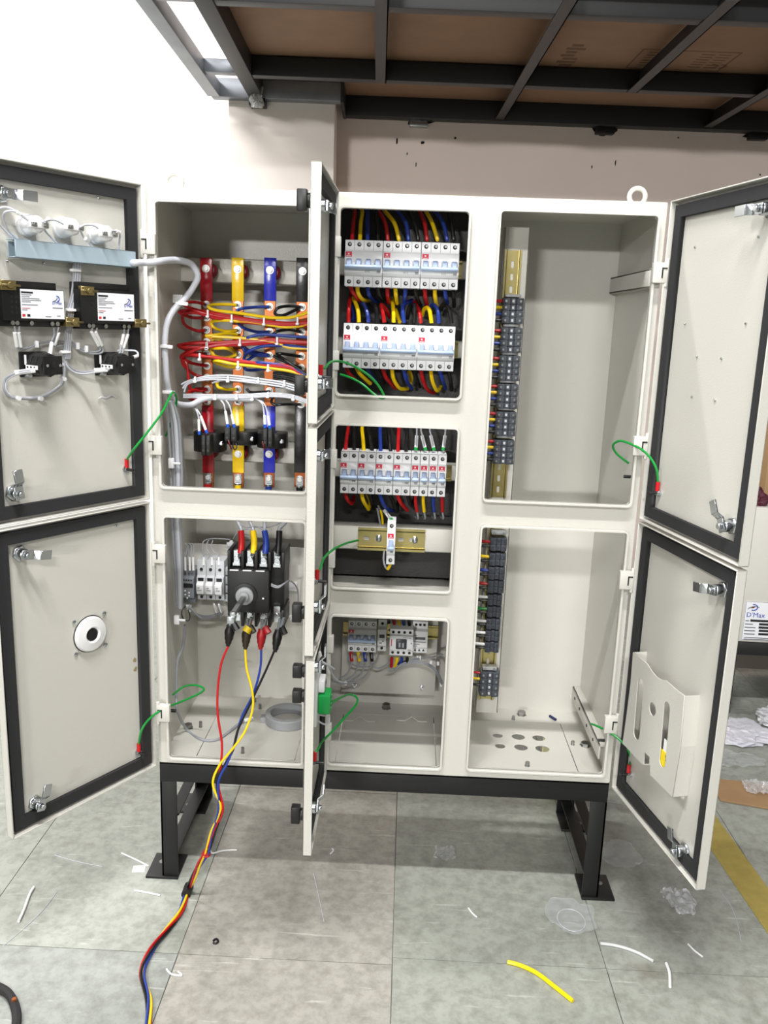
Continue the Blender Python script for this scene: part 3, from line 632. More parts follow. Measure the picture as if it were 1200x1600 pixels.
# white wires dropping to the current transformers
gt = 'marker-sleeved leads of the current transformers'
def ctlead(pts, mk):
    o = wire('transformer_lead', 'thin white lead with marker sleeve and blue tip entering a current transformer', 'wire', 'A6', pts, 0.0017, LGRY, gt)
    a, b = [P('A6', *x) for x in mk]; MB().tube([a, b], 0.0031, 8, 0, 1).build('marker_sleeve', WHT2, o)
    d = (b-a).normalized(); MB().tube([b, b+d*0.008], 0.0034, 8, 0, 1).build('ferrule', ISLV, o)
CF = 0.135
ctlead([(310,400,FR),(335,430,CF),(350,480,CF),(355,560,CF)], [(350,485,CF),(353,555,CF)])
ctlead([(320,398,FR),(350,440,CF),(375,490,CF),(396,560,CF)], [(362,465,CF),(393,548,CF)])
ctlead([(470,355,FR),(500,390,CF),(512,440,CF),(526,530,CF)], [(512,435,CF),(524,512,CF)])
ctlead([(500,355,FR),(530,390,CF),(548,440,CF),(564,530,CF)], [(550,455,CF),(562,512,CF)])
ctlead([(690,362,FR),(725,380,CF),(742,420,CF),(750,520,CF)], [(748,458,CF),(750,515,CF)])
ctlead([(700,362,FR),(740,385,CF),(762,430,CF),(778,530,CF)], [(770,465,CF),(778,520,CF)])
# current transformers: black oval rings round the bars with a terminal block in front
def ct(reg, x0, x1, y0, y1, bx, by0, by1, sx, sy, lab, bar):
    a = P(reg, x0, y0, 0.17); b = P(reg, x1, y1, 0.17); cx, cz = (a.x+b.x)/2, (a.z+b.z)/2; w_, h_ = (b.x-a.x), (a.z-b.z)
    t = thing('current_transformer', lab, 'transformer', (cx, 0.17, cz), group='current transformers round the busbars')
    bcx = bars[bar].location.x+0.013-cx
    q = MB(); n = 28; vs = []; fs = []            # horizontal ring: outer and inner ovals, closed
    ro, ri = (w_/2, 0.036), (max(0.017, w_/2-0.012), 0.018)
    cy = YBAR+0.003-0.17
    for k in range(n):
        c_, s_ = math.cos(2*PI*k/n), math.sin(2*PI*k/n)
        e = lambda v: math.copysign(abs(v)**0.7, v)
        for (rx, ry, zz, ox) in ((ro[0], ro[1], -h_/2, 0), (ro[0], ro[1], h_/2, 0), (0.016, 0.012, h_/2, bcx), (0.016, 0.012, -h_/2, bcx)): vs.append((ox+rx*e(c_), cy+ry*e(s_), zz))
    for k in range(n):
        j = (k+1) % n
        for i in range(4): fs.append((k*4+i, k*4+(i+1) % 4, j*4+(i+1) % 4, j*4+i))
    q.add(vs, fs); q.build('ring', BLK, t, bev=0.0015)
    p0 = P(reg, bx[0], by0, CF); p1 = P(reg, bx[1], by1, CF)
    yb = CF-0.17
    for i in range(2):
        xa = p0.x+(p1.x-p0.x)*(i*0.52)-cx; xb_ = xa+(p1.x-p0.x)*0.46
        q = MB(); q.box((xa, yb, p1.z-cz), (xb_, 0.0, p0.z-cz)); q.build('terminal', BLK2, t, bev=0.0015)
        for zz in (0.25, 0.6): MB().cyl(((xa+xb_)/2, yb, p1.z-cz+(p0.z-p1.z)*zz), (0,-1,0), 0.0028, 0.001, 10).build('screw', DARKST, t)
    ps = P(reg, sx, sy, 0.165)
    MB().lathe((ps.x-cx, 0.17-0.17+cy-0.034, ps.z-cz), (0,-1,0), [(0.0052,0),(0.0052,0.004),(0.003,0.006)], 12).build('clamp_screw', ZINC, t)
ct('A6', 300, 495, 565, 690, (365, 420), 580, 705, 482, 632, 'black current transformer ring round the red busbar', 'red')
ct('A6', 505, 690, 560, 648, (505, 580), 530, 620, 668, 606, 'black current transformer ring round the yellow busbar', 'yellow')
ct('A6', 690, 872, 572, 668, (738, 795), 540, 655, 848, 622, 'black current transformer ring round the blue busbar', 'blue')
for X, Y0, Y1, c in ((537, 610, 665, 0), (743, 620, 670, 0)):
    wire('transformer_pigtail', 'short dark red pigtail under the current transformer terminal', 'wire', 'A6', [(X-8, Y0, CF), (X, (Y0+Y1)/2, CF-.004), (X+10, Y1, CF)], 0.0016, INSR, 'dark red transformer pigtails')
wire('transformer_pigtail', 'small black wire loop under the yellow busbar transformer', 'wire', 'A6', [(560,625,CF),(558,650,CF-.004),(568,668,CF-.004),(580,655,CF-.004),(575,630,CF)], 0.0014, BLKW)

# ================================================================ left column, lower: isolator, fuses, timer
YPL = 0.270
a = P('A7', 230, 225, YPL); b = P('A7', 1000, 690, YPL)
MB().box((a.x, YPL, b.z-ZB), (0.347, YPL+0.003, a.z-ZB)).build('mounting_plate', PAINT, cab, bev=0.001)
# DIN rail behind the fuses
q = MB(); p0 = P('A7', 245, 455, YPL-0.01); p1 = P('A7', 540, 510, YPL-0.01)
q.box((0, 0, 0), (p1.x-p0.x, 0.008, 0.035)); tag(q.build('din_rail', BRASS, None, loc=(p0.x, YPL-0.009, (p0.z+p1.z)/2-0.017)), 'short yellow zinc rail under the timer relay and fuse holders', 'rail')
# timer relay
YD = 0.205
a = P('A7', 245, 400, YD); b = P('A7', 322, 600, YD); ww, hh = b.x-a.x, a.z-b.z
t = thing('timer_relay', 'slim grey timer relay left of the white fuse holders', 'relay', (a.x, YD, b.z))
q = MB(); q.prism([(0.012, 0), (0.058, 0), (0.058, hh), (0.012, hh), (0.012, hh*0.86), (0, hh*0.80), (0, hh*0.2), (0.012, hh*0.14)], 'x', 0, ww); q.build('housing', RELAY, t, bev=0.001)
for k in range(4): MB().cyl((ww*(0.2+0.2*k), -0.0002+0.0, hh*0.75), (0,-1,0), 0.0018, 0.0006, 8).build('screw', HOLE, t)
MB().box((ww*0.08, -0.0006, hh*0.52), (ww*0.92, 0.001, hh*0.65)).build('face_plate', BLK2, t)
for x, z in ((0.28, 0.42), (0.28, 0.30), (0.6, 0.36), (0.6, 0.27), (0.45, 0.2)): MB().lathe((ww*x, 0, hh*z), (0,-1,0), [(0.0022,0),(0.0015,0.0014)], 10).build('dial', WHT, t)
for k in range(3): MB().cyl((ww*(0.25+0.25*k), 0.0118, hh*0.92), (0,-1,0), 0.0022, 0.001, 8).build('screw', TEXTG, t)
# fuse holders
YF = 0.195
a = P('A7', 330, 340, YF); b = P('A7', 490, 585, YF); ww, hh = (b.x-a.x)/3+0.0012, a.z-b.z
def fuse_holder():
    t = thing('fuse_holder', 'white single-pole fuse holder between the timer relay and black isolator', 'fuse holder', (0,0,0), group='white fuse holders on the plate')
    q = MB(); q.prism([(0.014, 0), (0.070, 0), (0.070, hh), (0.014, hh), (0.014, hh*0.62), (0.006, hh*0.60), (0.006, hh*0.17), (0.014, hh*0.15)], 'x', 0.0004, ww-0.0004); q.build('housing', BRK2, t, bev=0.0012)
    q = MB(); q.prism([(0.010, hh*0.18), (-0.004, hh*0.20), (-0.008, hh*0.44), (-0.002, hh*0.5), (0.010, hh*0.5)], 'x', ww*0.12, ww*0.88); dr = q.build('fuse_drawer', BRK, t, bev=0.0012)
    MB().box((ww*0.2, 0.0052, hh*0.49), (ww*0.8, 0.012, hh*0.585)).build('window', BLK, t)
    MB().cyl((ww/2, 0.0136, hh*0.78), (0,-1,0), 0.0038, 0.0012, 12).build('screw', DARKST, t)
    MB().cyl((ww/2, 0.0136, hh*0.075), (0,-1,0), 0.0036, 0.0012, 12).build('screw', HOLE, t)
    q = MB(); yy = -0.0076
    q.box((ww*0.25, -0.0078, hh*0.36), (ww*0.5, -0.004, hh*0.375)); q.box((ww*0.25, -0.0072, hh*0.30), (ww*0.7, -0.004, hh*0.312)); q.build('print', TEXTG, dr)
    return t
f0 = fuse_holder()
for k in range(3):
    loc = (a.x+ww*k, YF, b.z+0.0)
    if k == 0: f0.location = loc
    else: copy_tree(f0, loc)
def mkwire(pts, mk, reg='A7', label='thin grey lead with white marker sleeve above the fuse holders', group='sleeved leads above the fuses', r=0.0014, name='control_wire', m=GRY, tip=None):
    o = wire(name, label, 'wire', reg, pts, r, m, group)
    for s in range(0, len(mk), 2):
        aa, bb = P(reg, *mk[s]), P(reg, *mk[s+1]); MB().tube([aa, bb], r*1.9, 8, 0, 1).build('marker_sleeve', WHT2, o)
        if tip:
            d = (bb-aa).normalized(); MB().tube([bb, bb+d*0.006], r*2.0, 8, 0, 1).build('ferrule', tip, o)
    return o
for X, Xs in ((380, 372), (430, 397), (472, 425)):
    mkwire([(540,205,.24),(440,200,.24),(Xs+10,215,.24),(Xs,260,.22),(X,310,.215),(X,362,.21)], [(X,312,.212),(X,360,.209)])
for X, Xs in ((270, 262), (297, 285), (318, 300)):
    mkwire([(Xs-6,330,.23),(Xs-4,250,.24),(Xs+6,232,.24),(Xs+20,250,.23),(X,310,.215),(X,390,.21)], [(X-2,312,.212),(X,392,.209)], label='thin grey lead with white marker sleeve above the timer relay', group='sleeved leads above the timer')
for X, Y1 in ((450, 640), (480, 620)): mkwire([(X-10,590,.205),(X,615,.2),(X+12,650,.21),(X,680,.25)], [(X-8,595,.204),(X+10,645,.208)], label='thin lead with white marker sleeve below the fuse holders', group='sleeved leads below the fuses')
for k in range(4): mkwire([(280+8*k,600,.20),(290+6*k,625,.2),(330+8*k,650+8*k,.22),(400,668+6*k,.24),(500,640+5*k,.26)], [(278+8*k,602,.2),(290+8*k,640,.204)] if k < 2 else [], label='thin grey lead below the timer relay', group='leads below the timer')
wire('control_wire', 'black wire loop hanging under the timer relay', 'wire', 'A7', [(272,605,.205),(248,640,.19),(255,680,.19),(285,698,.19),(298,670,.195),(285,630,.2)], 0.0013, BLKW)
q = MB(); p = P('A7', 548, 235, YPL-0.004); q.box((-0.012, 0, -0.005), (0.012, 0.004, 0.005)); q.box((-0.004, -0.003, -0.003), (0.004, 0.001, 0.010)); tag(q.build('tie_mount', TIE, None, bev=0.001, loc=p), 'white tie mount on the plate above the fuse leads', 'tie mount')
# terminal strip between fuses and isolator
p = P('A7', 510, 460, 0.225); q = MB()
for k in range(4): q.box((-0.005, 0, -0.05+0.022*k), (0.006, 0.04, -0.032+0.022*k))
t = tag(q.build('terminal_strip', BRK2, None, bev=0.0008, loc=p), 'narrow white terminal strip tucked beside the black isolator', 'terminal')
# ---- main isolator switch
YI = 0.150
a = P('A7', 522, 388, YI); b = P('A7', 775, 655, YI); ww, hh = b.x-a.x, a.z-b.z
t = thing('isolator_switch', 'large black four-pole isolator switch with grey rotary shaft', 'switch', (a.x, YI, b.z))
q = MB(); q.box((0, 0, 0), (ww, 0.05, hh)); q.build('mechanism_cover', BLK2, t, bev=0.003)
xr = P('A7', 868, 500, YI+0.035).x-a.x; zt_ = P('A7', 700, 272, YI+0.035).z-b.z; zlo = P('A7', 700, 640, YI+0.035).z-b.z
xl = P('A7', 545, 300, YI+0.035).x-a.x
q = MB(); q.box((xl, 0.035, zlo), (xr, 0.115, zt_)); q.build('pole_block', BLK, t, bev=0.002)
for k in range(5):
    xx = xl+(xr-xl)*k/4
    MB().box((xx-0.0035, 0.012, hh*0.98), (xx+0.0035, 0.10, zt_+0.004)).build('barrier', BLK, t, bev=0.001)
    MB().box((xx-0.0035, 0.012, -0.038), (xx+0.0035, 0.10, hh*0.06)).build('barrier', BLK, t, bev=0.001)
for k in range(4):
    xx = xl+(xr-xl)*(k+0.5)/4
    q = MB(); q.box((xx-0.009, 0.020, hh+0.004), (xx+0.009, 0.034, hh+0.012)); q.box((xx-0.007, 0.024, hh+0.010), (xx+0.007, 0.034, zt_+0.002)); q.lathe((xx, 0.024, hh+0.022), (0,-1,0), [(0.0065,0),(0.0065,0.005)], 6); q.build('terminal_lug', ZINC, t, bev=0.0006, seg=1)
    q = MB(); q.box((xx-0.008, 0.026, -0.03), (xx+0.008, 0.034, 0.01)); q.lathe((xx, 0.026, -0.012), (0,-1,0), [(0.0065,0),(0.0065,0.005)], 6); q.build('terminal_lug', ZINC, t, bev=0.0006, seg=1)
for X, Y in ((740, 562),): 
    p = P('A7', X, Y, YI); MB().box((p.x-a.x-0.002, -0.0004, p.z-b.z-0.002), (p.x-a.x+0.002, 0.001, p.z-b.z+0.002)).build('mark', WHT, t)
for k in range(3):
    MB().box((0.006+0.03*k, -0.0003, hh-0.0015), (0.026+0.03*k, 0.003, hh+0.0006)).build('mark', WHT, t)
c = P('A7', 632, 540, YI); cx, cz = c.x-a.x, c.z-b.z
q = MB(); q.lathe((cx, 0, cz), (0,-1,0), [(0.028,0),(0.028,0.004),(0.022,0.005)], 32); q.build('dial_base', BLK, t)
q = MB(); q.lathe((cx, -0.004, cz), (0,-1,0), [(0.0205,0),(0.0205,0.008),(0.017,0.010),(0.012,0.010),(0.0115,0.017),(0.008,0.018)], 28); q.build('dial', mat('dial_grey', (148, 150, 152), 0.4), t)
# square shaft pointing at the viewer, with clamp on its end
e = P('A7', 556, 660, 0.03); s0 = Vector((cx, -0.012, cz)); e0_ = Vector((e.x-a.x, e.y-YI, e.z-b.z))
q = MB(); q.tube([s0, e0_], 0.0068, 4, 0, 1); q.build('shaft', mat('shaft_grey', (158, 160, 160), 0.35, metal=0.6), t)
q = MB(); q.tube([e0_ + (s0-e0_)*0.06, e0_ - (s0-e0_)*0.02], 0.0085, 4, 0, 1); q.box(e0_+Vector((-0.012,-0.004,-0.020)), e0_+Vector((0.004,0.006,-0.004))); q.build('shaft_clamp', ZINC, t, bev=0.001)
# thick incoming cables on top of the isolator
for nm, X, Xt, m_, b_ in (('red', 606, 600, RED, 580), ('yellow', 682, 672, YEL, 655), ('blue', 755, 742, BLU, 742), ('black', 832, 832, BLKW, 870)):
    o = wire('power_cable', 'grey power cable with %s sleeve feeding the top of the isolator' % nm, 'cable', 'A7', [(b_,70,.20),(b_+6,100,.20),(Xt+6,140,.19),(Xt+8,165,.185)], 0.0042, GRY)
    MB().tube([P('A7', Xt+6, 152, .186), P('A7', X+4, 220, .178), P('A7', X-2, 288, .172)], 0.0072, 10).build('sleeve', m_, o)
    MB().tube([P('A7', X-2, 284, .172), P('A7', X-6, 305, .171)], 0.0055, 8, 0, 1).build('lug_barrel', ZINC, o)
for k, pts in enumerate(([(560,200,.2),(590,160,.19),(640,140,.185),(690,155,.185)], [(580,95,.2),(640,130,.19),(700,125,.19),(745,150,.185)], [(690,128,.2),(760,130,.2),(830,110,.2),(870,80,.2)])):
    wire('control_wire', 'thin grey tap wire looping between the isolator feed cables', 'wire', 'A7', pts, 0.0017, GRY, 'grey tap wires at the isolator')
for k in range(2): wire('control_wire', 'thin grey wire curving round the side of the isolator', 'wire', 'A7', [(790,475+10*k,.145),(830,488+8*k,.14),(870,470,.15),(895,455,.18),(925,470,.22),(950,520,.25),(950,640,.26)], 0.0018, GRY, 'grey wires beside the isolator')
p = P('A7', 905, 670, YPL-0.004); q = MB(); q.box((-0.010, 0, -0.003), (0.008, 0.004, 0.003)); q.box((0, -0.003, -0.010), (0.004, 0.001, 0.0)); tag(q.build('tie_mount', TIE, None, bev=0.001, loc=p), 'white tie mount on the plate beside the isolator', 'tie mount')
p = P('A7', 915, 490, YPL-0.004); q = MB(); q.box((-0.010, 0, -0.012), (0.012, 0.004, 0.012)); tag(q.build('tie_mount', TIE, None, bev=0.001, loc=p), 'square white tie base right of the black isolator', 'tie mount')

# crocodile clips and the test lead bundle
def clip(nm, X, Y, X2, Y2, m_, d0, d1, lab):
    t = thing('crocodile_clip', lab, 'clip', P('A7', X, Y, d0))
    a = Vector((0, 0, 0)); b = P('A7', X2, Y2, d1) - P('A7', X, Y, d0)
    L = b.length
    q = MB(); q.tube([a+b*0.18, a+b*0.5, a+b*0.8, b], [0.0085, 0.011, 0.0095, 0.007, 0.0045], 10, 0, 3); q.build('boot', m_, t)
    s = Vector((0.009, -0.004, 0.004))
    q = MB(); q.tube([a-b*0.22, a+b*0.2], 0.0045, 6, 0, 1); q.tube([a-b*0.22+s, a+b*0.25+s*0.6], 0.004, 6, 0, 1); q.build('jaw', ZINC if nm != 'dark' else STEEL, t)
    q = MB(); q.tube([a+b*0.12+s*0.8, a+b*0.42+s*1.9], [0.0075, 0.0085, 0.006], 8, 0, 3); q.build('lever', m_, t)
clip('a', 545, 700, 527, 848, BLK, 0.035, 0.035, 'black crocodile clip gripping the isolator shaft end, red lead')
YELD = mat('boot_yellow', (196, 168, 20), 0.45); REDD = mat('boot_red', (150, 16, 22), 0.4); BRND = mat('boot_brown', (52, 40, 26), 0.5)
clip('b', 645, 715, 632, 868, BRND, 0.12, 0.11, 'brown crocodile clip with yellow lever on an isolator terminal')
clip('c', 735, 720, 724, 870, REDD, 0.12, 0.11, 'red crocodile clip on an isolator terminal, blue lead')
clip('d', 838, 720, 812, 885, BLK, 0.12, 0.11, 'black crocodile clip on the outer isolator terminal, black lead')
o = MB().tube([P('A7', 655, 735, .10), P('A7', 635, 765, .095)], [0.009, 0.0105, 0.008], 10, 0, 3).build('lever_cap', YELD)
o.parent = [x for x in col.objects if x.get('label', '').startswith('brown crocodile')][0]; o.location = -o.parent.location
FL = [(345,1265),(333,1300),(324,1330),(312,1350),(301,1374),(293,1392),(282,1425),(262,1452),(236,1485),(222,1520),(232,1560),(232,1600),(228,1660)]
def floorlead(nm, m_, pts8, order):
    pts = [P('A8', *x) for x in pts8]
    rnd = random.Random(order)
    for i, (X, Y) in enumerate(FL):
        g = G('F', X, Y, 0.006); ph = i*1.1 + order*PI/2; sp = 0.0045
        if i < 5: g = P('F', X, Y, (-0.090, -0.090, -0.088, -0.080, -0.066)[i])
        z = g.z + 0.0035*math.sin(ph)
        pts.append(Vector((g.x + sp*math.cos(ph), g.y, max(0.004, z))))
    return tag(MB().tube(pts, 0.0026, 8, 0, 6).build('test_lead', m_), '%s test lead hanging from the isolator and trailing across the floor' % nm, 'wire')
floorlead('red', RED, [(515,105,.035),(470,220,.02),(450,380,0.0),(452,520,-.02),(475,680,-.04),(470,800,-.06),(455,930,-.075)], 0)
floorlead('yellow', YEL, [(612,128,.11),(620,240,.08),(652,370,.04),(655,480,.0),(610,610,-.03),(540,710,-.05),(460,810,-.065),(422,920,-.08)], 1)
floorlead('blue', BLU, [(705,130,.11),(700,240,.09),(660,390,.05),(590,530,0.0),(550,680,-.03),(510,790,-.06),(455,905,-.08)], 2)
floorlead('black', BLKW, [(782,140,.11),(730,260,.08),(650,430,.03),(570,600,-.02),(540,720,-.04),(495,800,-.06),(445,915,-.08)], 3)
g = G('F', 293, 1391, 0.007); d_ = (G('F', 289, 1402, 0.007)-G('F', 297, 1380, 0.007)).normalized()
tag(MB().tube([g-d_*0.016, g+d_*0.016], 0.0105, 12, 0, 1).build('tape_wrap', BLK2), 'black tape wrap binding the four test leads', 'tape')
g = P('F', 322, 1330, -0.084); crumple('tape_wrap', (g.x, g.y, g.z-0.012), 0.010, 0.008, 0.014, 'torn red tape wrap on the test leads', 'tape', RED, 9)
# grey toroid on the cabinet floor
c = G('A8', 862, 530, ZB+0.012); t = thing('toroid_transformer', 'large grey ring current transformer lying on the cabinet floor', 'transformer', (c.x, c.y, ZB+T))
q = MB(); n = 40; ro, ri, hh_ = 0.056, 0.043, 0.024
q.lathe((0,0,0), (0,0,1), [(ri,0.001),(ro-0.002,0),(ro,0.002),(ro,hh_-0.002),(ro-0.002,hh_),(ri+0.001,hh_),(ri,hh_-0.001),(ri,0.001)], n); q.f = q.f[:-2]; q.m = q.m[:-2]; q.build('ring', TOR, t)
q = MB(); q.box((-0.066, -0.016, 0.0), (-0.05, 0.004, 0.014)); q.build('terminal_box', TOR, t, bev=0.001)
MB().box((-0.0665, -0.010, 0.004), (-0.0655, -0.004, 0.010)).build('terminal_hole', HOLE, t)
tp = [P('A7', 268, 720, .15), P('A7', 255, 850, .14), P('A8', 215, 200, .13), P('A8', 208, 380, .11), P('A8', 215, 490, .09), G('A8', 270, 600, ZB+.008), G('A8', 350, 655, ZB+.006), G('A8', 440, 660, ZB+.006), G('A8', 520, 610, ZB+.007), G('A8', 590, 555, ZB+.009), G('A8', 655, 535, ZB+.010)]
o = tag(MB().tube(tp, 0.0032, 8).build('toroid_cable', GRY), 'grey cable from the side wall down to the floor ring transformer', 'cable')
MB().tube([G('A8', 605, 548, ZB+.009), G('A8', 655, 533, ZB+.010)], 0.0046, 8, 0, 1).build('marker_sleeve', WHT2, o)
tp = [P('A8', 250, 0, .12), P('A8', 225, 150, .11), P('A8', 210, 380, .09), P('A8', 213, 480, .07)]
# green earth wires (cabinet to left doors)
def earth(door, reg, X, Y, pts, reg2, label):
    s = door.stud(reg, X, Y)
    path = [s + Vector((0, -0.002, 0.020))] + [P(reg2, *x) for x in pts]
    o = tag(MB().tube(path, 0.0024, 8).build('earth_wire', GRN), label, 'wire')
    q = MB(); q.tube([s + Vector((0, -0.002, 0.004)), s + Vector((0, -0.002, 0.022))], 0.0042, 10, 0, 1); q.build('crimp_lug', LUGR, o); return o
earth(dLT, 'A2', 742, 875, [(790,750,-.09),(870,650,-.05),(950,540,-.01),(1000,440,.03),(1020,425,.05),(1035,470,.07),(1010,580,.08),(972,680,.09)], 'A2', 'green earth wire from upper left door stud into the busbar chamber')
earth(dLB, 'A4', 812, 470, [(830,340,-.06),(880,270,-.035),(960,215,-.015),(1060,175,.03),(1160,130,.07),(1195,100,.09),(1150,78,.10),(1080,85,.10),(1010,135,.09)], 'A4', 'green earth wire from lower left door stud into the isolator compartment')
# ================================================================ left doors: locks and devices
dLT.cam('A1', 20, 272, PI, 0.05); dLT.cam('A2', 95, 1015, PI/2-0.15)
dLB.cam('A3', 135, 285, PI+0.15); dLB.cam('A4', 225, 775, PI/2+0.25)
def screw(door, reg, X, Y, r=0.003, m=ZINC):
    p = door.L(reg, X, Y); q = MB(); q.lathe(p, (0,1,0), [(r,0),(r,0.002),(r*0.5,0.003)], 10); q.build('weld_stud', m, door.p)
for a in (('A3',675,118),('A3',72,212),('A1',572,298),('A1',40,665),('A1',255,680)): screw(dLT if a[0] == 'A1' else dLB, *a, 0.0022)
# round white gland with four screws, lower left door
c = dLB.L('A3', 525, 750); t = thing('handle_collar', 'round white handle collar with dark centre on the lower left door', 'collar', dLB.wp(c), dLB.rz)
q = MB(); R0 = 0.036; q.lathe((0,0,0), (0,1,0), [(R0,0),(R0,0.004),(R0-0.003,0.009),(0.017,0.012),(0.0135,0.009),(0.0125,0.0015)], 40); q.build('flange', WHT, t)
MB().lathe((0,0,0), (0,1,0), [(0.0115,0.0005),(0.0115,0.010)], 24).build('shaft_hole', HOLE, t)
MB().lathe((0,0,0), (0,1,0), [(R0+0.0018,0),(R0+0.0018,0.0012)], 40).build('seal', BLK, t)
for X, Y in ((432,683),(607,630),(615,812),(443,870)):
    p = dLB.L('A3', X, Y)-c; MB().lathe(p, (0,1,0), [(0.0042,0),(0.0042,0.003),(0.002,0.0045)], 12).build('screw', ZINC, t)
STAIN = mat('grease_stain', (150, 134, 100), 0.6)
for X, Y in ((790,905),(793,958)):
    p = dLB.L('A3', X, Y); q = MB(); q.prism([(p.x+0.006*math.cos(a)*(0.6+.5*random.random()), p.z+0.006*math.sin(a)*(.6+.5*random.random())) for a in [2*PI*k/9 for k in range(9)]], 'y', dLB.f, dLB.f+0.0003); q.build('stain', STAIN, dLB.p)
# indicator lamps (seen from behind)
for X, Y in ((178,455),(388,470),(588,508)):
    c = dLT.L('A1', X, Y, dLT.f+0.015); c.y = dLT.f
    t = thing('indicator_lamp', 'white back of an indicator lamp above the door duct', 'lamp', dLT.wp(c), dLT.rz, 'indicator lamps on the upper left door')
    q = MB(); q.lathe((0,0,0), (0,1,0), [(0.0185,0),(0.0185,0.006),(0.0165,0.008),(0.0165,0.020),(0.0145,0.023),(0.0145,0.034),(0.011,0.038)], 28); q.build('lamp_body', WHT, t)
    q = MB(); q.box((-0.017, 0.030, -0.006), (0.017, 0.042, 0.004)); q.build('terminal_block', WHT2, t, bev=0.0015)
    for s_ in (-1, 1):
        q = MB(); q.box((s_*0.006, 0.0405, -0.0045), (s_*0.016, 0.0445, 0.0025)); q.lathe((s_*0.011, 0.044, -0.001), (0,1,0), [(0.0032,0),(0.0032,0.002)], 10); q.build('screw_terminal', STEEL, t, bev=0.0005, seg=1)
def dw(door, pts, r, m, label, group, name='control_wire', reg='A1', sl=None):   # wire laid on a door; pts (X, Y, height over the panel)
    o = tag(MB().tube([door.wp(door.L(reg, a, b, door.f+c)) for a, b, c in pts], r, 8).build(name, m), label, 'wire', group)
    for s in (sl or []):
        aa, bb = [door.wp(door.L(reg, *x[:2], door.f+x[2])) for x in s]; MB().tube([aa, bb], r*1.9, 8, 0, 1).build('marker_sleeve', WHT2, o)
    return o
gl_ = 'white leads of the indicator lamps'; ll = 'thin white lead looping between indicator lamps and duct'
dw(dLT, [(165,430,.045),(110,385,.045),(40,352,.04),(-10,365,.03),(-25,420,.02),(40,500,.01),(95,540,.01)], 0.0018, LGRY, ll, gl_, sl=[[(120,395,.045),(95,380,.045)]])
dw(dLT, [(160,425,.045),(90,378,.045),(30,380,.04),(20,420,.03),(50,490,.02),(100,535,.01)], 0.0018, LGRY, ll, gl_)
dw(dLT, [(245,440,.045),(285,425,.045),(330,430,.045),(370,450,.045)], 0.0018, LGRY, ll, gl_)
dw(dLT, [(270,440,.04),(260,480,.03),(300,530,.02),(340,570,.01)], 0.0018, LGRY, ll, gl_, sl=[[(275,440,.042),(283,415,.042)]])
dw(dLT, [(465,470,.045),(500,455,.045),(545,458,.045),(575,475,.045)], 0.0018, LGRY, ll, gl_)
dw(dLT, [(470,480,.04),(485,520,.03),(520,560,.02),(555,600,.01)], 0.0018, LGRY, ll, gl_, sl=[[(500,535,.03),(515,555,.025)]])
dw(dLT, [(650,490,.045),(695,495,.04),(702,530,.03),(695,600,.02),(705,625,.01)], 0.0018, LGRY, ll, gl_, sl=[[(680,492,.042),(700,500,.04)]])
# wiring duct
DP = 0.030
a = dLT.L('A1', 88, 575, dLT.f+DP); b = dLT.L('A1', 797, 672, dLT.f+DP); hz = 0.030
t = thing('wiring_duct', 'pale blue-grey plastic wiring duct under the indicator lamps', 'duct', dLT.wp((a.x, dLT.f, (a.z+b.z)/2)), dLT.rz)
L_ = b.x-a.x
q = MB(); q.box((0, DP-0.002, -hz/2), (L_, DP, hz/2)); q.box((0, 0.004, hz/2-0.002), (L_, DP, hz/2)); q.box((0, 0.004, -hz/2), (L_, DP, -hz/2+0.002)); q.build('cover', DUCT, t, bev=0.0008, seg=1)
q = MB(); q.box((L_*0.02, 0, -hz/2+0.003), (L_*0.98, 0.003, hz/2-0.003)); q.build('base', DUCT, t)
# vertical wire bundle under the duct
for k in range(6):
    dw(dLT, [(430+8*k,660,.012),(432+7*k,740,.014),(420+8*k,860,.012),(395+7*k,960,.012),(388+6*k,1080,.012),(380+6*k,1170,.014),(376+6*k,1240,.014)], 0.0021, LGRY if k % 2 else GRY, 'light grey wire in the bundle between the two black modules', 'wire bundle on the upper left door', 'bundle_wire')
for X, Y in ((442,722),(415,955),(382,1200)):
    p = dLT.L('A1', X, Y, dLT.f+.016); q = MB(); q.box((-0.010, -0.004, -0.0025), (0.010, 0.004, 0.0025)); tag(q.build('cable_tie', TIE, None, bev=0.001, seg=1, loc=dLT.wp(p), rz=dLT.rz), 'white cable tie round the wire bundle between the modules', 'cable tie', 'ties on the door wire bundle')
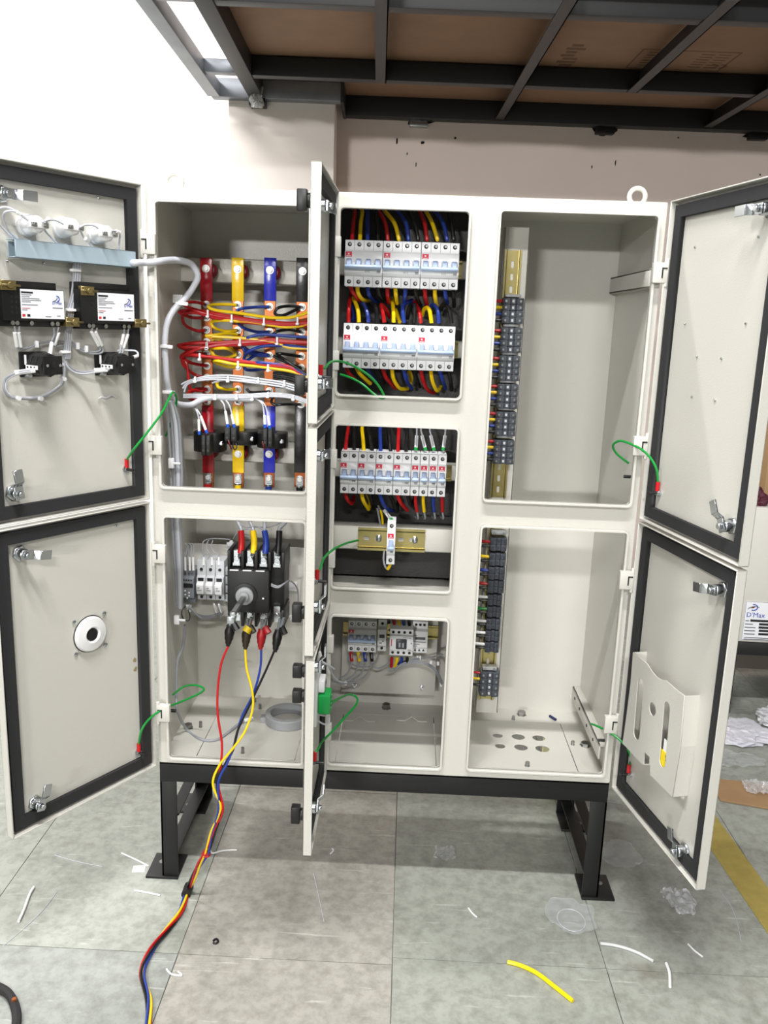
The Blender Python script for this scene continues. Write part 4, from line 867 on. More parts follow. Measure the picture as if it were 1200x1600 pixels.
# two black controller modules with white label
def controller(x0, y0, x1, y1, lx0, ly0, lx1, ly1, label, br):
    Dp = 0.034; v = dLT.f+Dp
    A, B = dLT.L('A1', x0, y0, v), dLT.L('A1', x1, y1, v)
    xm, zm = (A.x+B.x)/2, (A.z+B.z)/2; hw, hh = abs(A.x-B.x)/2, abs(A.z-B.z)/2
    t = thing('controller_module', label, 'module', dLT.wp((xm, dLT.f, zm)), dLT.rz, 'black modules on the upper left door')
    q = MB(); q.box((-hw, 0.002, -hh+0.008), (hw, Dp, hh-0.008)); q.box((-hw*0.82, 0.002, hh-0.010), (hw, Dp*0.8, hh+0.004)); q.box((-hw+0.004, 0.002, -hh-0.002), (hw-0.001, Dp*0.75, -hh+0.012)); q.build('housing', BLK, t, bev=0.0015)
    for k in range(5):
        for j in range(2): MB().box((hw-0.014-0.008*j, Dp-0.0004, -hh*0.45+0.0085*k), (hw-0.019-0.008*j, Dp+0.0003, -hh*0.45+0.0085*k+0.0045)).build('vent_slot', HOLE, t)
    C, E_ = dLT.L('A1', lx0, ly0, v), dLT.L('A1', lx1, ly1, v); ax, az, bx_, bz = C.x-xm, C.z-zm, E_.x-xm, E_.z-zm
    ztop = max(az, bz)-0.004; zbot = min(az, bz)+0.004; wl_ = abs(ax-bx_); xL, xR = max(ax, bx_), min(ax, bx_)
    lb = MB().box((xL, Dp, zbot), (xR, Dp+0.0008, ztop)).build('label_plate', PLABEL, t)
    hL = ztop-zbot
    def bar(u0, u1, w0, w1, m, e=0.0004): MB().box((xL-wl_*u0, Dp+0.0006, zbot+hL*w0), (xL-wl_*u1, Dp+0.0008+e, zbot+hL*w1)).build('print', m, lb)
    bar(0.02, 0.28, 0.86, 0.92, TEXTB)
    for u1, w0 in ((0.24, .80), (0.2, .74), (0.42, .68), (0.46, .62), (0.22, .56), (0.38, .46), (0.2, .34), (0.14, .28)): bar(0.02, u1, w0, w0+0.018, TEXTG if w0 != .34 else TXTRED)
    bar(0.72, 0.96, 0.38, 0.405, TEXTG); bar(0.82, 0.9, 0.10, 0.12, TEXTG); bar(0.55, 0.68, .07, .09, TEXTG)
    bar(0.02, 0.085, 0.06, 0.145, TXTRED); bar(0.13, 0.195, 0.06, 0.145, TEXTB)
    # swoosh emblem and name
    q = MB(); cx = xL-wl_*0.83; cz = zbot+hL*0.72; Rr = hL*0.10
    q.tube([(cx-Rr*math.cos(a_), Dp+0.0012, cz+Rr*math.sin(a_)) for a_ in [(-0.45+0.09*k)*PI for k in range(12)]], Rr*0.16, 6, 0, 1); q.build('emblem', TEXTBL, lb)
    q = MB(); q.tube([(cx+Rr*1.6, Dp+0.0012, cz-Rr*1.0), (cx+Rr*0.4, Dp+0.0012, cz-Rr*0.5), (cx-Rr*0.3, Dp+0.0012, cz+Rr*0.4)], Rr*0.12, 6); q.build('emblem', TEXTG, lb)
    link('lettering', text_mesh("D'Max", hL*0.15, TEXTBL, 1, 'CENTER'), lb, (cx, Dp+0.0012, zbot+hL*0.52))
    # fixing brackets
    for (bxp, byp, m_) in br:
        p = dLT.L('A1', bxp, byp, v+0.004); p = Vector((p.x-xm, Dp, p.z-zm))
        q = MB(); q.box((p.x-0.014, 0.0, p.z-0.008), (p.x+0.014, Dp+0.002, p.z+0.008)); q.cyl((p.x+0.014, Dp+0.004, p.z), (-1,0,0), 0.0022, 0.034, 8); q.lathe((p.x-0.002, Dp+0.001, p.z), (0,1,0), [(0.006,0),(0.006,0.005)], 6); q.build('bracket', m_, t, bev=0.0008, seg=1)
    # terminal screws below
    zl = -hh+0.004
    for u in (0.66, 0.52, 0.06, -0.62, -0.80): MB().lathe((hw*u, Dp*0.75, zl), (0,1,0), [(0.004,0),(0.004,0.003)], 10).build('screw', STEEL, t)
    return t
controller(8, 790, 385, 1050, 115, 815, 378, 1022, 'black controller module with white label between duct and wire bundle', ((55,808,BRASSD),(432,1025,BRASSD)))
controller(468, 800, 798, 1065, 568, 838, 787, 1033, 'black controller module with white label beside the door hinge edge', ((520,842,BRASSD),(832,1032,BRASSD)))
gs = 'sleeved leads under the black modules'; lsl = 'grey lead with white marker sleeve under a black module'
for pts, sl in (([(85,1050,.028),(92,1090,.024),(100,1168,.016),(140,1185,.012),(230,1150,.01),(330,1135,.01),(385,1150,.012)], [[(85,1085,.025),(100,1168,.016)]]),
                ([(115,1050,.028),(112,1090,.024),(122,1168,.016),(160,1178,.012),(250,1145,.01),(380,1140,.01)], [[(108,1085,.025),(122,1170,.016)]]),
                ([(315,1060,.028),(318,1100,.024),(300,1145,.022),(292,1215,.03)], [[(303,1145,.022),(292,1218,.03)]]),
                ([(345,1055,.028),(335,1090,.024),(318,1160,.016),(370,1165,.012),(385,1210,.01)], [[(345,1085,.025),(318,1160,.016)]]),
                ([(540,1060,.028),(545,1090,.024),(580,1160,.016),(585,1190,.014),(540,1200,.012),(470,1180,.01),(410,1130,.012)], [[(535,1080,.025),(578,1162,.016)]]),
                ([(567,1060,.028),(570,1090,.024),(595,1160,.016),(600,1200,.014),(545,1210,.012),(460,1185,.01),(400,1120,.012)], [[(558,1080,.025),(596,1162,.016)]]),
                ([(728,1068,.028),(725,1100,.024),(710,1160,.02),(700,1215,.03)], [[(725,1095,.025),(710,1168,.018)]]),
                ([(752,1068,.028),(748,1100,.024),(725,1180,.02),(712,1220,.03)], [[(750,1095,.025),(722,1180,.018)]])):
    dw(dLT, pts, 0.0017, GRY, lsl, gs, sl=sl)
for X, Y in ((215,1155),(455,1165),(505,1183)):
    p = dLT.L('A1', X, Y, dLT.f+.013); q = MB(); q.box((-0.0025, -0.004, -0.006), (0.0025, 0.004, 0.006)); tag(q.build('cable_tie', TIE, None, bev=0.001, seg=1, loc=dLT.wp(p), rz=dLT.rz), 'small white cable tie on leads below the black modules', 'cable tie', 'ties on the door leads')
# rotary selector switches (rear side)
def selector(bx, by, label):
    c = dLT.L('A2', bx, by); t = thing('selector_switch', label, 'switch', dLT.wp(c), dLT.rz, 'selector switches on the upper left door')
    q = MB(); q.box((-0.027, 0, -0.021), (0.027, 0.006, 0.023)); q.build('base_plate', BLK, t, bev=0.002)
    for k in range(3):
        q = MB(); y0 = 0.008+0.016*k; q.lathe((0, 0, 0.002), (0,1,0), [(0.0195,y0),(0.0205,y0+0.002),(0.0205,y0+0.012),(0.0195,y0+0.014)], 8); q.build('contact_block', BLK2, t)
    q = MB(); q.box((-0.0175, 0.056, -0.014), (0.0175, 0.062, 0.018)); q.lathe((0,0.062,0.002), (0,1,0), [(0.006,0),(0.006,0.001)], 16); q.build('end_cap', BLK, t, bev=0.003)
    for s_ in (-1, 1): MB().lathe((0.0125*s_, 0.062, 0.002), (0,1,0), [(0.0026,0),(0.0026,0.0015)], 10).build('screw', ZINC, t)
    for x, z in ((-0.018, 0.018), (0.018, -0.017)): MB().lathe((x, 0.006, z), (0,1,0), [(0.004,0),(0.004,0.014)], 10).build('fixing_screw', ZINC, t)
    q = MB(); q.box((0.0200, 0.012, -0.006), (0.0212, 0.046, 0.001)); q.box((0.0195, 0.009, 0.001), (0.0212, 0.013, 0.018)); q.build('marking_strip', WHT2, t)
    for k in range(3): MB().box((0.0210, 0.016+0.010*k, -0.004), (0.0216, 0.020+0.010*k, -0.001)).build('mark', TEXTB, t)
selector(190, 262, 'black rotary selector switch back under the module nearer the lock side')
selector(620, 258, 'black rotary selector switch back under the module beside the hinge')
gs2 = 'grey leads of the selector switches'
dw(dLT, [(200,295,.04),(140,298,.035),(80,315,.025),(30,350,.012),(25,410,.01),(70,455,.008),(160,462,.008),(250,450,.008),(340,400,.008),(378,345,.01),(378,250,.012)], 0.0022, GRY, 'grey lead looping round below the lock-side selector switch', gs2, reg='A2', sl=[[(205,295,.04),(85,310,.026)]])
dw(dLT, [(200,300,.04),(140,304,.035),(85,322,.025),(38,355,.012),(33,410,.01),(75,448,.008),(160,456,.008),(245,444,.008),(335,395,.008),(372,340,.01),(372,250,.012)], 0.0022, LGRY, 'grey lead looping round below the lock-side selector switch', gs2, reg='A2')
dw(dLT, [(378,180,.012),(382,220,.012),(400,265,.012),(440,295,.012),(500,305,.02),(560,296,.035),(640,290,.045)], 0.0022, GRY, 'grey lead curving from the wire bundle to the hinge-side selector switch', gs2, reg='A2', sl=[[(552,296,.034),(615,292,.042)]])
dw(dLT, [(372,180,.012),(376,225,.012),(396,275,.012),(440,308,.012),(500,315,.02),(560,304,.035),(630,298,.045)], 0.0022, LGRY, 'grey lead curving from the wire bundle to the hinge-side selector switch', gs2, reg='A2')
dw(dLT, [(690,180,.02),(740,178,.02),(795,182,.025),(808,205,.03),(780,225,.04),(750,230,.045)], 0.0018, LGRY, 'white lead curling round the gasket side of the hinge-side selector', None, reg='A2', sl=[[(805,210,.033),(755,228,.045)]])
dw(dLT, [(330,240,.04),(360,262,.02),(372,270,.012)], 0.0018, LGRY, 'short white lead from selector switch to the wire bundle', 'short selector leads', reg='A2', sl=[[(332,242,.04),(360,264,.02)]])
dw(dLT, [(330,300,.04),(345,320,.02),(365,350,.012)], 0.0018, LGRY, 'short white lead from selector switch to the wire bundle', 'short selector leads', reg='A2', sl=[[(330,302,.04),(346,322,.02)]])
for X, Y in ((107,458),(237,460),(372,345)):
    p = dLT.L('A2', X, Y, dLT.f+.012); q = MB(); q.lathe((0,0,0), (0,1,0), [(0.004,-0.004),(0.004,0.004)], 10); tag(q.build('cable_tie', TIE, None, loc=dLT.wp(p), rz=dLT.rz), 'round white tie head on the looped selector lead', 'cable tie', 'ties on the selector leads')
p = [dLT.wp(dLT.L('A2', *a, dLT.f+.004)) for a in ((575,462),(595,452),(625,456),(655,440),(680,455))]
tag(MB().tube(p, 0.0013, 6).build('wire_offcut', LGRY), 'tiny white wire clip stuck on the bare upper left door', 'wire')

# ================================================================ right doors
dRT.cam('C1', 1180, 345, 0.0, 0.05); dRT.cam('C2', 825, 850, PI/2-0.5); dRB.cam('C2', 765, 1272, -0.15+0.0); dRB.cam('C3', 565, 1285, PI/2-0.25)
for X, Y in ((748,585),(1145,520),(685,1063),(1065,1063),(760,1270),(912,1280),(728,1520),(872,1542)): screw(dRT, 'C1', X, Y, 0.0022)
screw(dRT, 'C2', 748, 22, 0.0022); screw(dRB, 'C2', 280, 955, 0.0022)
def earthR(door, reg, X, Y, pts, label, n=1):
    s = door.stud(reg, X, Y); objs = []
    path = [s + Vector((0, 0, 0.020))] + [P(reg, *x) for x in pts]
    o = tag(MB().tube(path, 0.0024, 8).build('earth_wire', GRN), label, 'wire')
    MB().tube([s + Vector((0, 0, 0.004)), s + Vector((0, 0, 0.022))], 0.0042, 10, 0, 1).build('crimp_lug', LUGR, o)
earthR(dRT, 'C2', 370, 632, [(362,480,-.06),(320,400,-.05),(260,345,-.035),(190,310,-.01),(120,290,.02),(75,320,.04),(100,375,.05),(178,438,.055)], 'green earth wire from the upper right door stud into the cabinet')
earthR(dRB, 'C3', 288, 868, [(298,790,-.05),(280,730,-.045),(230,675,-.03),(170,635,-.01),(110,605,.02),(82,595,.04)], 'green earth wire from the lower right door stud into the cabinet')
# document pocket
dp = dRB
PD = 0.030; v = dp.f+PD
def pl(X, Y, vv=None): q = dp.L('C3', X, Y, v if vv is None else vv); return q
t = thing('document_pocket', 'grey sheet metal document pocket with two slots on the lower right door', 'pocket', dp.wp((0, dp.f, 0)), dp.rz)
out = [(312,205),(345,232),(390,270),(415,310),(440,340),(465,355),(490,358),(520,385),(560,420),(592,442),(568,720),(525,992),(405,872),(405,820),(362,815),(255,700),(275,560),(298,380)]
O = [pl(*a) for a in out]
def hole(pts): return [(q.x, q.z) for q in (pl(*a) for a in pts)]
def slot(xa, ya, xb, yb, wd):
    a, b = pl(xa, ya), pl(xb, yb); L = []; wd = abs(pl(xa-18, (ya+yb)/2).x-pl(xa+18, (ya+yb)/2).x)/2
    for k in range(9): th = PI*k/8; L.append((a.x+wd*math.cos(th), a.z-wd+wd*math.sin(th)))
    for k in range(9): th = PI+PI*k/8; L.append((b.x+wd*math.cos(th), b.z+wd+wd*math.sin(th)))
    return L
cc = pl(418, 515)
face = plate_mesh('pocket_face', [(q.x, q.z) for q in O], [slot(356, 352, 328, 678, 0.0095), slot(500, 476, 468, 828, 0.0095), circ(cc.x, cc.z, abs(pl(418, 478).z-pl(418, 553).z)/2, 24), hole([(375,748),(402,775),(400,812),(370,812)])], 0.002, PAINT)
link('pocket_face', face, t, (0, PD, 0))
q = MB()
def wall(i0, i1):
    for i in range(i0, i1):
        a, b = O[i % len(O)], O[(i+1) % len(O)]
        q.add([(a.x, 0, a.z), (b.x, 0, b.z), (b.x, PD, b.z), (a.x, PD, a.z)], [(0,1,2,3)])
wall(9, 18)
q.build('pocket_side', PAINT, t); wq = pl(592, 442); wb = pl(525, 992)
s_ = -1
for X, Y in ((652,460),(610,765),(582,990)):
    p = dp.L('C3', X, Y); MB().lathe((p.x, 0.0, p.z), (0,1,0), [(0.005,0),(0.005,0.003),(0.002,0.005)], 12).build('weld_stud', RIM, t)
# paper label inside the slot
a, b = pl(505, 695), pl(465, 830); fy = PD-0.003
LBx = ((a.x+b.x)/2)
MB().box((a.x-0.022, fy-0.0008, a.z-0.004), (a.x+0.022, fy, a.z-0.030)).build('paper_sheet', WHT2, t)
q = MB().box((LBx-0.022, fy, b.z), (LBx+0.022, fy+0.0008, b.z+0.032)).build('warning_label', YLAB, t)
q2 = MB(); cz = b.z+0.018; q2.prism([(LBx+0.003, cz+0.009), (LBx-0.001, cz+0.001), (LBx+0.002, cz+0.001), (LBx-0.004, cz-0.009), (LBx-0.0015, cz-0.002), (LBx-0.004, cz-0.002), (LBx-0.001, cz+0.009)], 'y', fy+0.0007, fy+0.0012); q2.build('bolt_mark', TEXTB, q)

# ================================================================ middle doors: locks and handles
for d_, reg, lst in ((dM1, 'F', ((513, 322, PI), (507, 600, PI))), (dM2, 'F', ((505, 712, PI), (503, 948, PI/2))), (dM3, 'F', ((503, 1042, PI/2), (497, 1262, PI/2+0.8)))):
    for X, Y, an in lst:
        p = P('F', X, Y, d_.o.y-d_.w+0.030); z = p.z-ZB
        q0 = Vector((d_.w-0.030, d_.f, z)); old = d_.L
        d_.L = lambda *a, q0=q0: q0.copy()
        d_.cam('F', 0, 0, an, 0.042); d_.L = old
for d_, ys in ((dM1, (313, 602)), (dM2, (957,)), (dM3, (1048, 1087, 1272))):
    for y in ys:
        z = P('F', 475, y, d_.o.y-d_.w+0.030).z-ZB; d_.knob(z, long=(y not in (1048, 1087)))
def earthM(door, X, Y, pts, label, reg):
    s = P(reg, X, Y, -0.20); L0 = door.Mi @ s; L0.y = door.f
    q = MB(); q.lathe(L0, (0,1,0), [(0.0075,0),(0.0075,0.0035)], 14); q.lathe(L0, (0,1,0), [(0.0055,0.0035),(0.0055,0.008)], 6); q.build('earth_stud', ZINC, door.p)
    MB().cyl(L0+Vector((0,0.008,0)), (0,1,0), 0.003, 0.016, 10).build('stud_thread', DARKST, door.p)
    s = door.wp(L0+Vector((0,0.006,0)))
    path = [s+Vector((0,0,0.02))]+[P(reg, *x) for x in pts]
    o = tag(MB().tube(path, 0.0024, 8).build('earth_wire', GRN), label, 'wire')
    MB().tube([s+Vector((0,0,0.004)), s+Vector((0,0,0.022))], 0.0042, 10, 0, 1).build('crimp_lug', LUGR, o)
earthM(dM1, 148, 620, [(155,560,-.19),(190,522,-.14),(250,515,-.09),(330,540,-.06),(430,600,-.035),(500,670,-.015),(540,745,-.004),(515,752,0.0),(470,725,0.004),(400,665,.01),(330,625,.02),(255,600,.03)], 'green earth wire looping across the top middle opening', 'B2')
earthM(dM2, 128, 1110, [(125,1030,-.19),(150,960,-.15),(210,905,-.09),(290,865,-.01),(370,845,.05)], 'green earth wire from middle door stud to the lone breaker rail', 'B3')
earthM(dM3, 190, 1165, [(195,1080,-.19),(220,1030,-.15),(290,960,-.09),(370,870,-.03),(440,790,.02),(445,745,.05),(400,725,.05),(340,745,-.03),(280,780,-.09)], 'green earth wire looping in the bottom middle compartment', 'B4')
# rear of a door meter: clear cover with green terminal block on the bottom middle door
def dm3(X, Y, y=-0.17): return dM3.Mi @ P('B4', X, Y, y)
a = dm3(205, 690); b = dm3(295, 815)
t = thing('door_meter', 'meter back with bright green terminal block on bottom middle door', 'meter', dM3.wp((a.x, dM3.f, b.z)), dM3.rz)
hh = a.z-b.z
q = MB(); q.box((-0.035, 0, -0.020), (0.045, 0.010, hh+0.055)); q.build('meter_back', mat('meter_white', (214, 216, 216), 0.4), t, bev=0.002)
q = MB(); q.box((-0.012, 0.010, 0.0), (0.03, 0.034, hh)); q.build('terminal_block', mat('green_plastic', (20, 150, 70), 0.35), t, bev=0.003)
for k in range(4): MB().lathe((0.010, 0.034, hh*(0.15+0.23*k)), (0,1,0), [(0.0045,0),(0.0045,0.0012)], 10).build('terminal_screw', GRN, t)
q = MB(); q.box((-0.012, 0.010, hh+0.004), (0.026, 0.022, hh+0.028)); q.build('meter_block', WHT, t, bev=0.002)
for k in range(3): MB().box((0.004+0.006*k-0.012, 0.0216, hh+0.010), (0.006+0.006*k-0.012, 0.0226, hh+0.020)).build('slot', TEXTB, t)
for pts in ([(205,470,-.16),(215,510,-.15),(250,530,-.13),(300,560,-.09)], [(210,505,-.15),(260,540,-.12),(290,600,-.06),(330,640,0.0),(380,650,.06)], [(195,860,-.18),(190,890,-.17),(230,915,-.15),(262,910,-.15),(268,860,-.15)], [(185,850,-.18),(240,860,-.15),(250,830,-.15)]):
    wire('control_wire', 'grey lead at the meter on the bottom middle door', 'wire', 'B4', pts, 0.0019, LGRY, 'meter leads on the bottom middle door')
o = MB().tube([P('B4', 205, 450, -.17), P('B4', 207, 500, -.16)], [0.003, 0.006, 0.004], 8, 0, 4).build('wire_connector', WHT2); tag(o, 'small white wire connector above the door meter', 'connector')
# ================================================================ middle column: breakers
def breaker_proto(poles, wd, h, label, group, bar=True, body=None):
    t = thing('circuit_breaker', label, 'circuit breaker', (0,0,0), group=group); body = body or BRK
    q = MB(); q.prism([(0.009,0),(0.062,0),(0.062,h),(0.009,h),(0.009,h*0.775),(0.003,h*0.745),(0.000,h*0.60),(0.000,h*0.30),(0.005,h*0.235),(0.009,h*0.225)], 'x', 0.0004, wd-0.0004); q.build('housing', body, t, bev=0.0008, seg=1)
    pw = wd/poles
    for k in range(1, poles): MB().box((pw*k-0.0003, 0.0086, h*0.01), (pw*k+0.0003, 0.0095, h*0.215)).build('pole_seam', TEXTG, t); MB().box((pw*k-0.0003, 0.0086, h*0.785), (pw*k+0.0003, 0.0095, h*0.99)).build('pole_seam', TEXTG, t)
    sm = MB().lathe((0,0,0), (0,-1,0), [(0.0042,0),(0.0042,0.0008)], 14).mesh('terminal_hole', HOLE)
    ss = MB().lathe((0,0,0), (0,-1,0), [(0.0026,0),(0.0024,0.0012)], 8).mesh('terminal_screw', STEEL)
    for k in range(poles):
        for z in (0.10, 0.905):
            o = link('terminal_hole', sm, t, (pw*(k+0.5), 0.0092, h*z)); link('terminal_screw', ss, o, (0.0006, -0.0004, 0.0006))
        q = MB(); q.prism([(0.002,h*0.45),(-0.008,h*0.46),(-0.006,h*0.585),(0.002,h*0.60)], 'x', pw*(k+0.5)-0.0048, pw*(k+0.5)+0.0048); q.build('toggle', BLUEG2, t, bev=0.0006, seg=1)
        q = MB(); q.box((pw*(k+0.5)+0.0056, -0.003, h*0.47), (pw*(k+1)+0.0030 if k < poles-1 else wd-0.001, 0.001, h*0.58)); q.build('toggle_guard', WHT2, t, bev=0.0006, seg=1)
    q = MB(); q.prism([(0.001,h*0.365),(-0.009,h*0.375),(-0.012,h*0.42),(-0.009,h*0.465),(0.001,h*0.465)], 'x', wd*0.02 if poles > 1 else wd*0.12, wd*0.97 if poles > 1 else wd*0.88); q.build('toggle_bar', BLUEG, t, bev=0.0008, seg=1)
    lg = MB().box((wd*0.03 if poles > 1 else wd*0.12, -0.0006+0.001, h*0.63), (wd*0.03+0.0125 if poles > 1 else wd*0.12+0.0125, 0.004, h*0.74)).build('logo_plate', REDL, t)
    x0 = wd*0.03 if poles > 1 else wd*0.12
    q = MB(); cx, cz = x0+0.00625, h*0.695
    q.prism([(cx+(0.0026 if k % 2 else 0.0011)*math.cos(PI/4*k), cz+(0.0026 if k % 2 else 0.0011)*math.sin(PI/4*k)) for k in range(8)], 'y', -0.0001, 0.0006); q.box((cx-0.0045, -0.0001, h*0.642), (cx+0.0045, 0.0006, h*0.654)); q.build('logo_mark', WHT2, lg)
    q = MB()
    for k in range(min(4, poles+1)): q.box((wd*0.55+0.0026*k, -0.0003, h*0.30), (wd*0.55+0.0026*k+0.0006, 0.0006, h*0.345))
    q.box((wd-0.011, -0.0003, h*0.325), (wd-0.004, 0.0006, h*0.342)); q.box((wd-0.011, -0.0003, h*0.302), (wd-0.004, 0.0006, h*0.314)); q.build('rating_print', TEXTG, t)
    return t
def row(reg, xl, xr, yt, xb, yb, y):
    A = P(reg, xl, yt, y); B = P(reg, xr, yt, y); C_ = P(reg, xb, yb, y)
    return (A.x+C_.x)/2, B.x-A.x, C_.z, A.z-C_.z
YBk = 0.045
def rail(x0, x1, zc, y, label, m=BRASS, slots=True):
    t = thing('din_rail', label, 'rail', (x0, y, zc)); L = x1-x0
    hs = [rrect(0.012+0.025*k, 0.026+0.025*k, -0.003, 0.003, 0.0028) for k in range(int((L-0.02)/0.025))] if slots else []
    link('rail_web', plate_mesh('rail_web', [(0,-0.0135),(L,-0.0135),(L,0.0135),(0,0.0135)], hs, 0.0012, m), t, (0, 0.0065, 0))
    for s_ in (-1, 1):
        q = MB(); q.box((0, 0, s_*0.0125), (L, 0.0065, s_*0.0137)); q.box((0, 0, s_*0.0125), (L, 0.0012, s_*0.0175)); q.build('rail_flange', m, t)
    return t
x0, Wd, z0, h = row('B1', 285, 1030, 596, 281, 897, YBk+0.007)
pw4 = Wd/3
b4 = breaker_proto(4, pw4, h, 'white four-pole miniature circuit breaker in the upper row of the middle compartment', 'four-pole breakers, upper row')
b4.location = (x0, YBk, z0)
for k in (1, 2): copy_tree(b4, (x0+pw4*k, YBk, z0))
rail(0.381, 0.655-0.032, z0+h*0.47, YBk+0.062, 'yellow zinc rail behind the upper breaker row')
rows = [(x0, z0, h)]
x0, Wd, z0, h2 = row('B2', 274, 1000, 264, 271, 556, YBk+0.007)
for k in range(3): copy_tree(b4, (x0+pw4*0.995*k, YBk, z0), 0, 'white four-pole miniature circuit breaker in the lower row of the top middle opening', 'four-pole breakers, lower row')
rail(0.381, 0.623, z0+h2*0.47, YBk+0.062, 'yellow zinc rail behind the lower four-pole breaker row')
rows.append((x0, z0, h2))
# third row: four two-pole and four single-pole
x0, Wd, z0, h3 = row('B3', 258, 948, 270, 252, 540, YBk+0.007)
pw = Wd/12
b2 = breaker_proto(2, pw*2, h3, 'white two-pole miniature circuit breaker in the centre opening', 'two-pole breakers'); b2.location = (x0, YBk, z0)
for k in (1, 2, 3): copy_tree(b2, (x0+pw*2*k, YBk, z0))
b1 = breaker_proto(1, pw, h3, 'white single-pole miniature circuit breaker at the end of the centre row', 'single-pole breakers'); b1.location = (x0+pw*8, YBk, z0)
for k in (1, 2, 3): copy_tree(b1, (x0+pw*(8+k), YBk, z0))
rail(0.381, 0.623, z0+h3*0.47, YBk+0.062, 'yellow zinc rail behind the centre breaker row')
rows.append((x0, z0, h3))
# mounting straps behind the rows
for (xx, zz, hh) in rows: chan(0.3525, 0.654, zz+hh*0.47-0.018, zz+hh*0.47+0.018, YBk+0.070)
# lone breaker on its own short rail and channel
YL = 0.075
za, zb = P('B3', 400, 748, YL+0.012).z, P('B3', 400, 905, YL+0.012).z
chan(0.3525, 0.654, zb, za, YL+0.012)
a = P('B3', 368, 840, YL); b = P('B3', 803, 850, YL)
t = rail(a.x, b.x, (a.z+b.z)/2, YL+0.003, 'short wide yellow zinc rail carrying the lone breaker'); t.scale = (1, 1, 1.45)
for X, Y in ((505, 832), (738, 843)):
    p = P('B3', X, Y, YL+0.008); q = MB(); q.lathe((p.x-t.location.x, 0.006, (p.z-t.location.z)/1.45), (0,-1,0), [(0.006,0),(0.006,0.003),(0.003,0.005)], 12); q.build('fixing_screw', ZINC, t)
c = row('B3', 558, 615, 722, 552, 998, 0.03); copy_tree(b1, (c[0], 0.018, c[2]), 0, 'lone white single-pole breaker on the short rail', 'lone breaker').scale = (c[1]/pw, 1, c[3]/h3)
# ---- wires round the breaker rows
CM = dict(r=RED, y=YEL, b=BLU, k=BLKW, g=GRY); NM = dict(r='red', y='yellow', b='blue', k='black', g='grey')
def feed(c, pts, reg, r, lab, grp, name='breaker_wire'): return wire(name, '%s %s' % (NM[c], lab), 'wire', reg, pts, r, CM[c], '%s wires %s' % (NM[c], grp))
YT = YBk+0.035
for k, (xt, xm, xb, c) in enumerate(((348,340,332,'r'),(398,388,383,'y'),(432,432,432,'b'),(490,492,500,'k'),(505,545,562,'r'),(545,605,632,'y'),(625,680,695,'b'),(695,735,757,'k'),(770,800,815,'r'),(810,850,880,'y'),(870,920,943,'b'),(955,975,988,'k'))):
    feed(c, [(xt-14,388,.16),(xt,415,YT+.04),(xm,490,YT+.01),(xb,585,YT),(xb,600,YT)], 'B1', 0.0042, 'wire curving into the top of the upper breaker row', 'above the upper breakers')
    # below row 1 (B1 coordinates)
for c, pts in (('r',[(318,895,YT),(335,935,YT),(375,985,YT+.02),(400,1000,YT+.05)]),('y',[(366,895,YT),(370,940,YT),(400,985,YT+.02),(450,995,YT+.05)]),('b',[(430,898,YT),(440,950,YT),(465,985,YT+.03),(500,1000,YT+.06)]),('k',[(495,900,YT),(510,960,YT+.01),(540,990,YT+.04)]),
               ('r',[(560,903,YT),(560,950,YT),(568,1005,YT+.03)]),('y',[(612,905,YT),(614,950,YT),(622,1010,YT+.03)]),('b',[(676,907,YT),(674,960,YT),(665,1030,YT+.04)]),('k',[(738,910,YT),(750,970,YT+.01),(775,1020,YT+.04)]),
               ('r',[(800,912,YT),(805,960,YT),(815,1020,YT+.03)]),('y',[(866,914,YT),(868,960,YT),(878,1030,YT+.03)]),('b',[(930,916,YT),(938,970,YT),(950,1010,YT+.04)]),('k',[(988,916,YT),(990,970,YT),(992,1030,YT+.05)])):
    feed(c, pts, 'B1', 0.0042, 'wire dropping out of the bottom of the upper breaker row', 'below the upper breakers')
for c, pts in (('r',[(330,60,YT+.05),(318,110,YT+.03),(310,180,YT),(308,262,YT)]),('y',[(325,85,YT+.05),(350,130,YT+.02),(370,190,YT),(376,262,YT)]),('b',[(375,120,YT+.05),(405,145,YT+.02),(430,200,YT),(438,262,YT)]),('k',[(420,190,YT+.04),(445,140,YT+.02),(485,170,YT),(496,262,YT)]),
               ('r',[(575,230,YT+.05),(550,180,YT+.03),(520,150,YT+.01),(530,200,YT),(540,264,YT)]),('y',[(590,110,YT+.05),(596,160,YT+.02),(600,210,YT),(600,264,YT)]),('b',[(720,120,YT+.05),(665,150,YT+.02),(660,200,YT),(668,266,YT)]),('k',[(690,240,YT+.04),(705,160,YT+.02),(735,155,YT),(735,266,YT)]),
               ('r',[(735,130,YT+.05),(755,170,YT+.02),(770,215,YT),(776,268,YT)]),('y',[(785,220,YT+.04),(800,175,YT+.02),(830,180,YT),(845,268,YT)]),('b',[(835,170,YT+.04),(860,150,YT+.02),(885,190,YT),(893,268,YT)]),('k',[(890,200,YT+.04),(920,150,YT+.02),(960,180,YT),(975,270,YT)]),
               ('y',[(610,180,YT+.05),(630,235,YT+.03),(640,262,YT+.02)]),('b',[(330,150,YT+.06),(345,215,YT+.05),(335,255,YT+.04)])):
    feed(c, pts, 'B2', 0.0042, 'wire arching into the top of the lower four-pole breaker row', 'above the lower four-pole breakers')
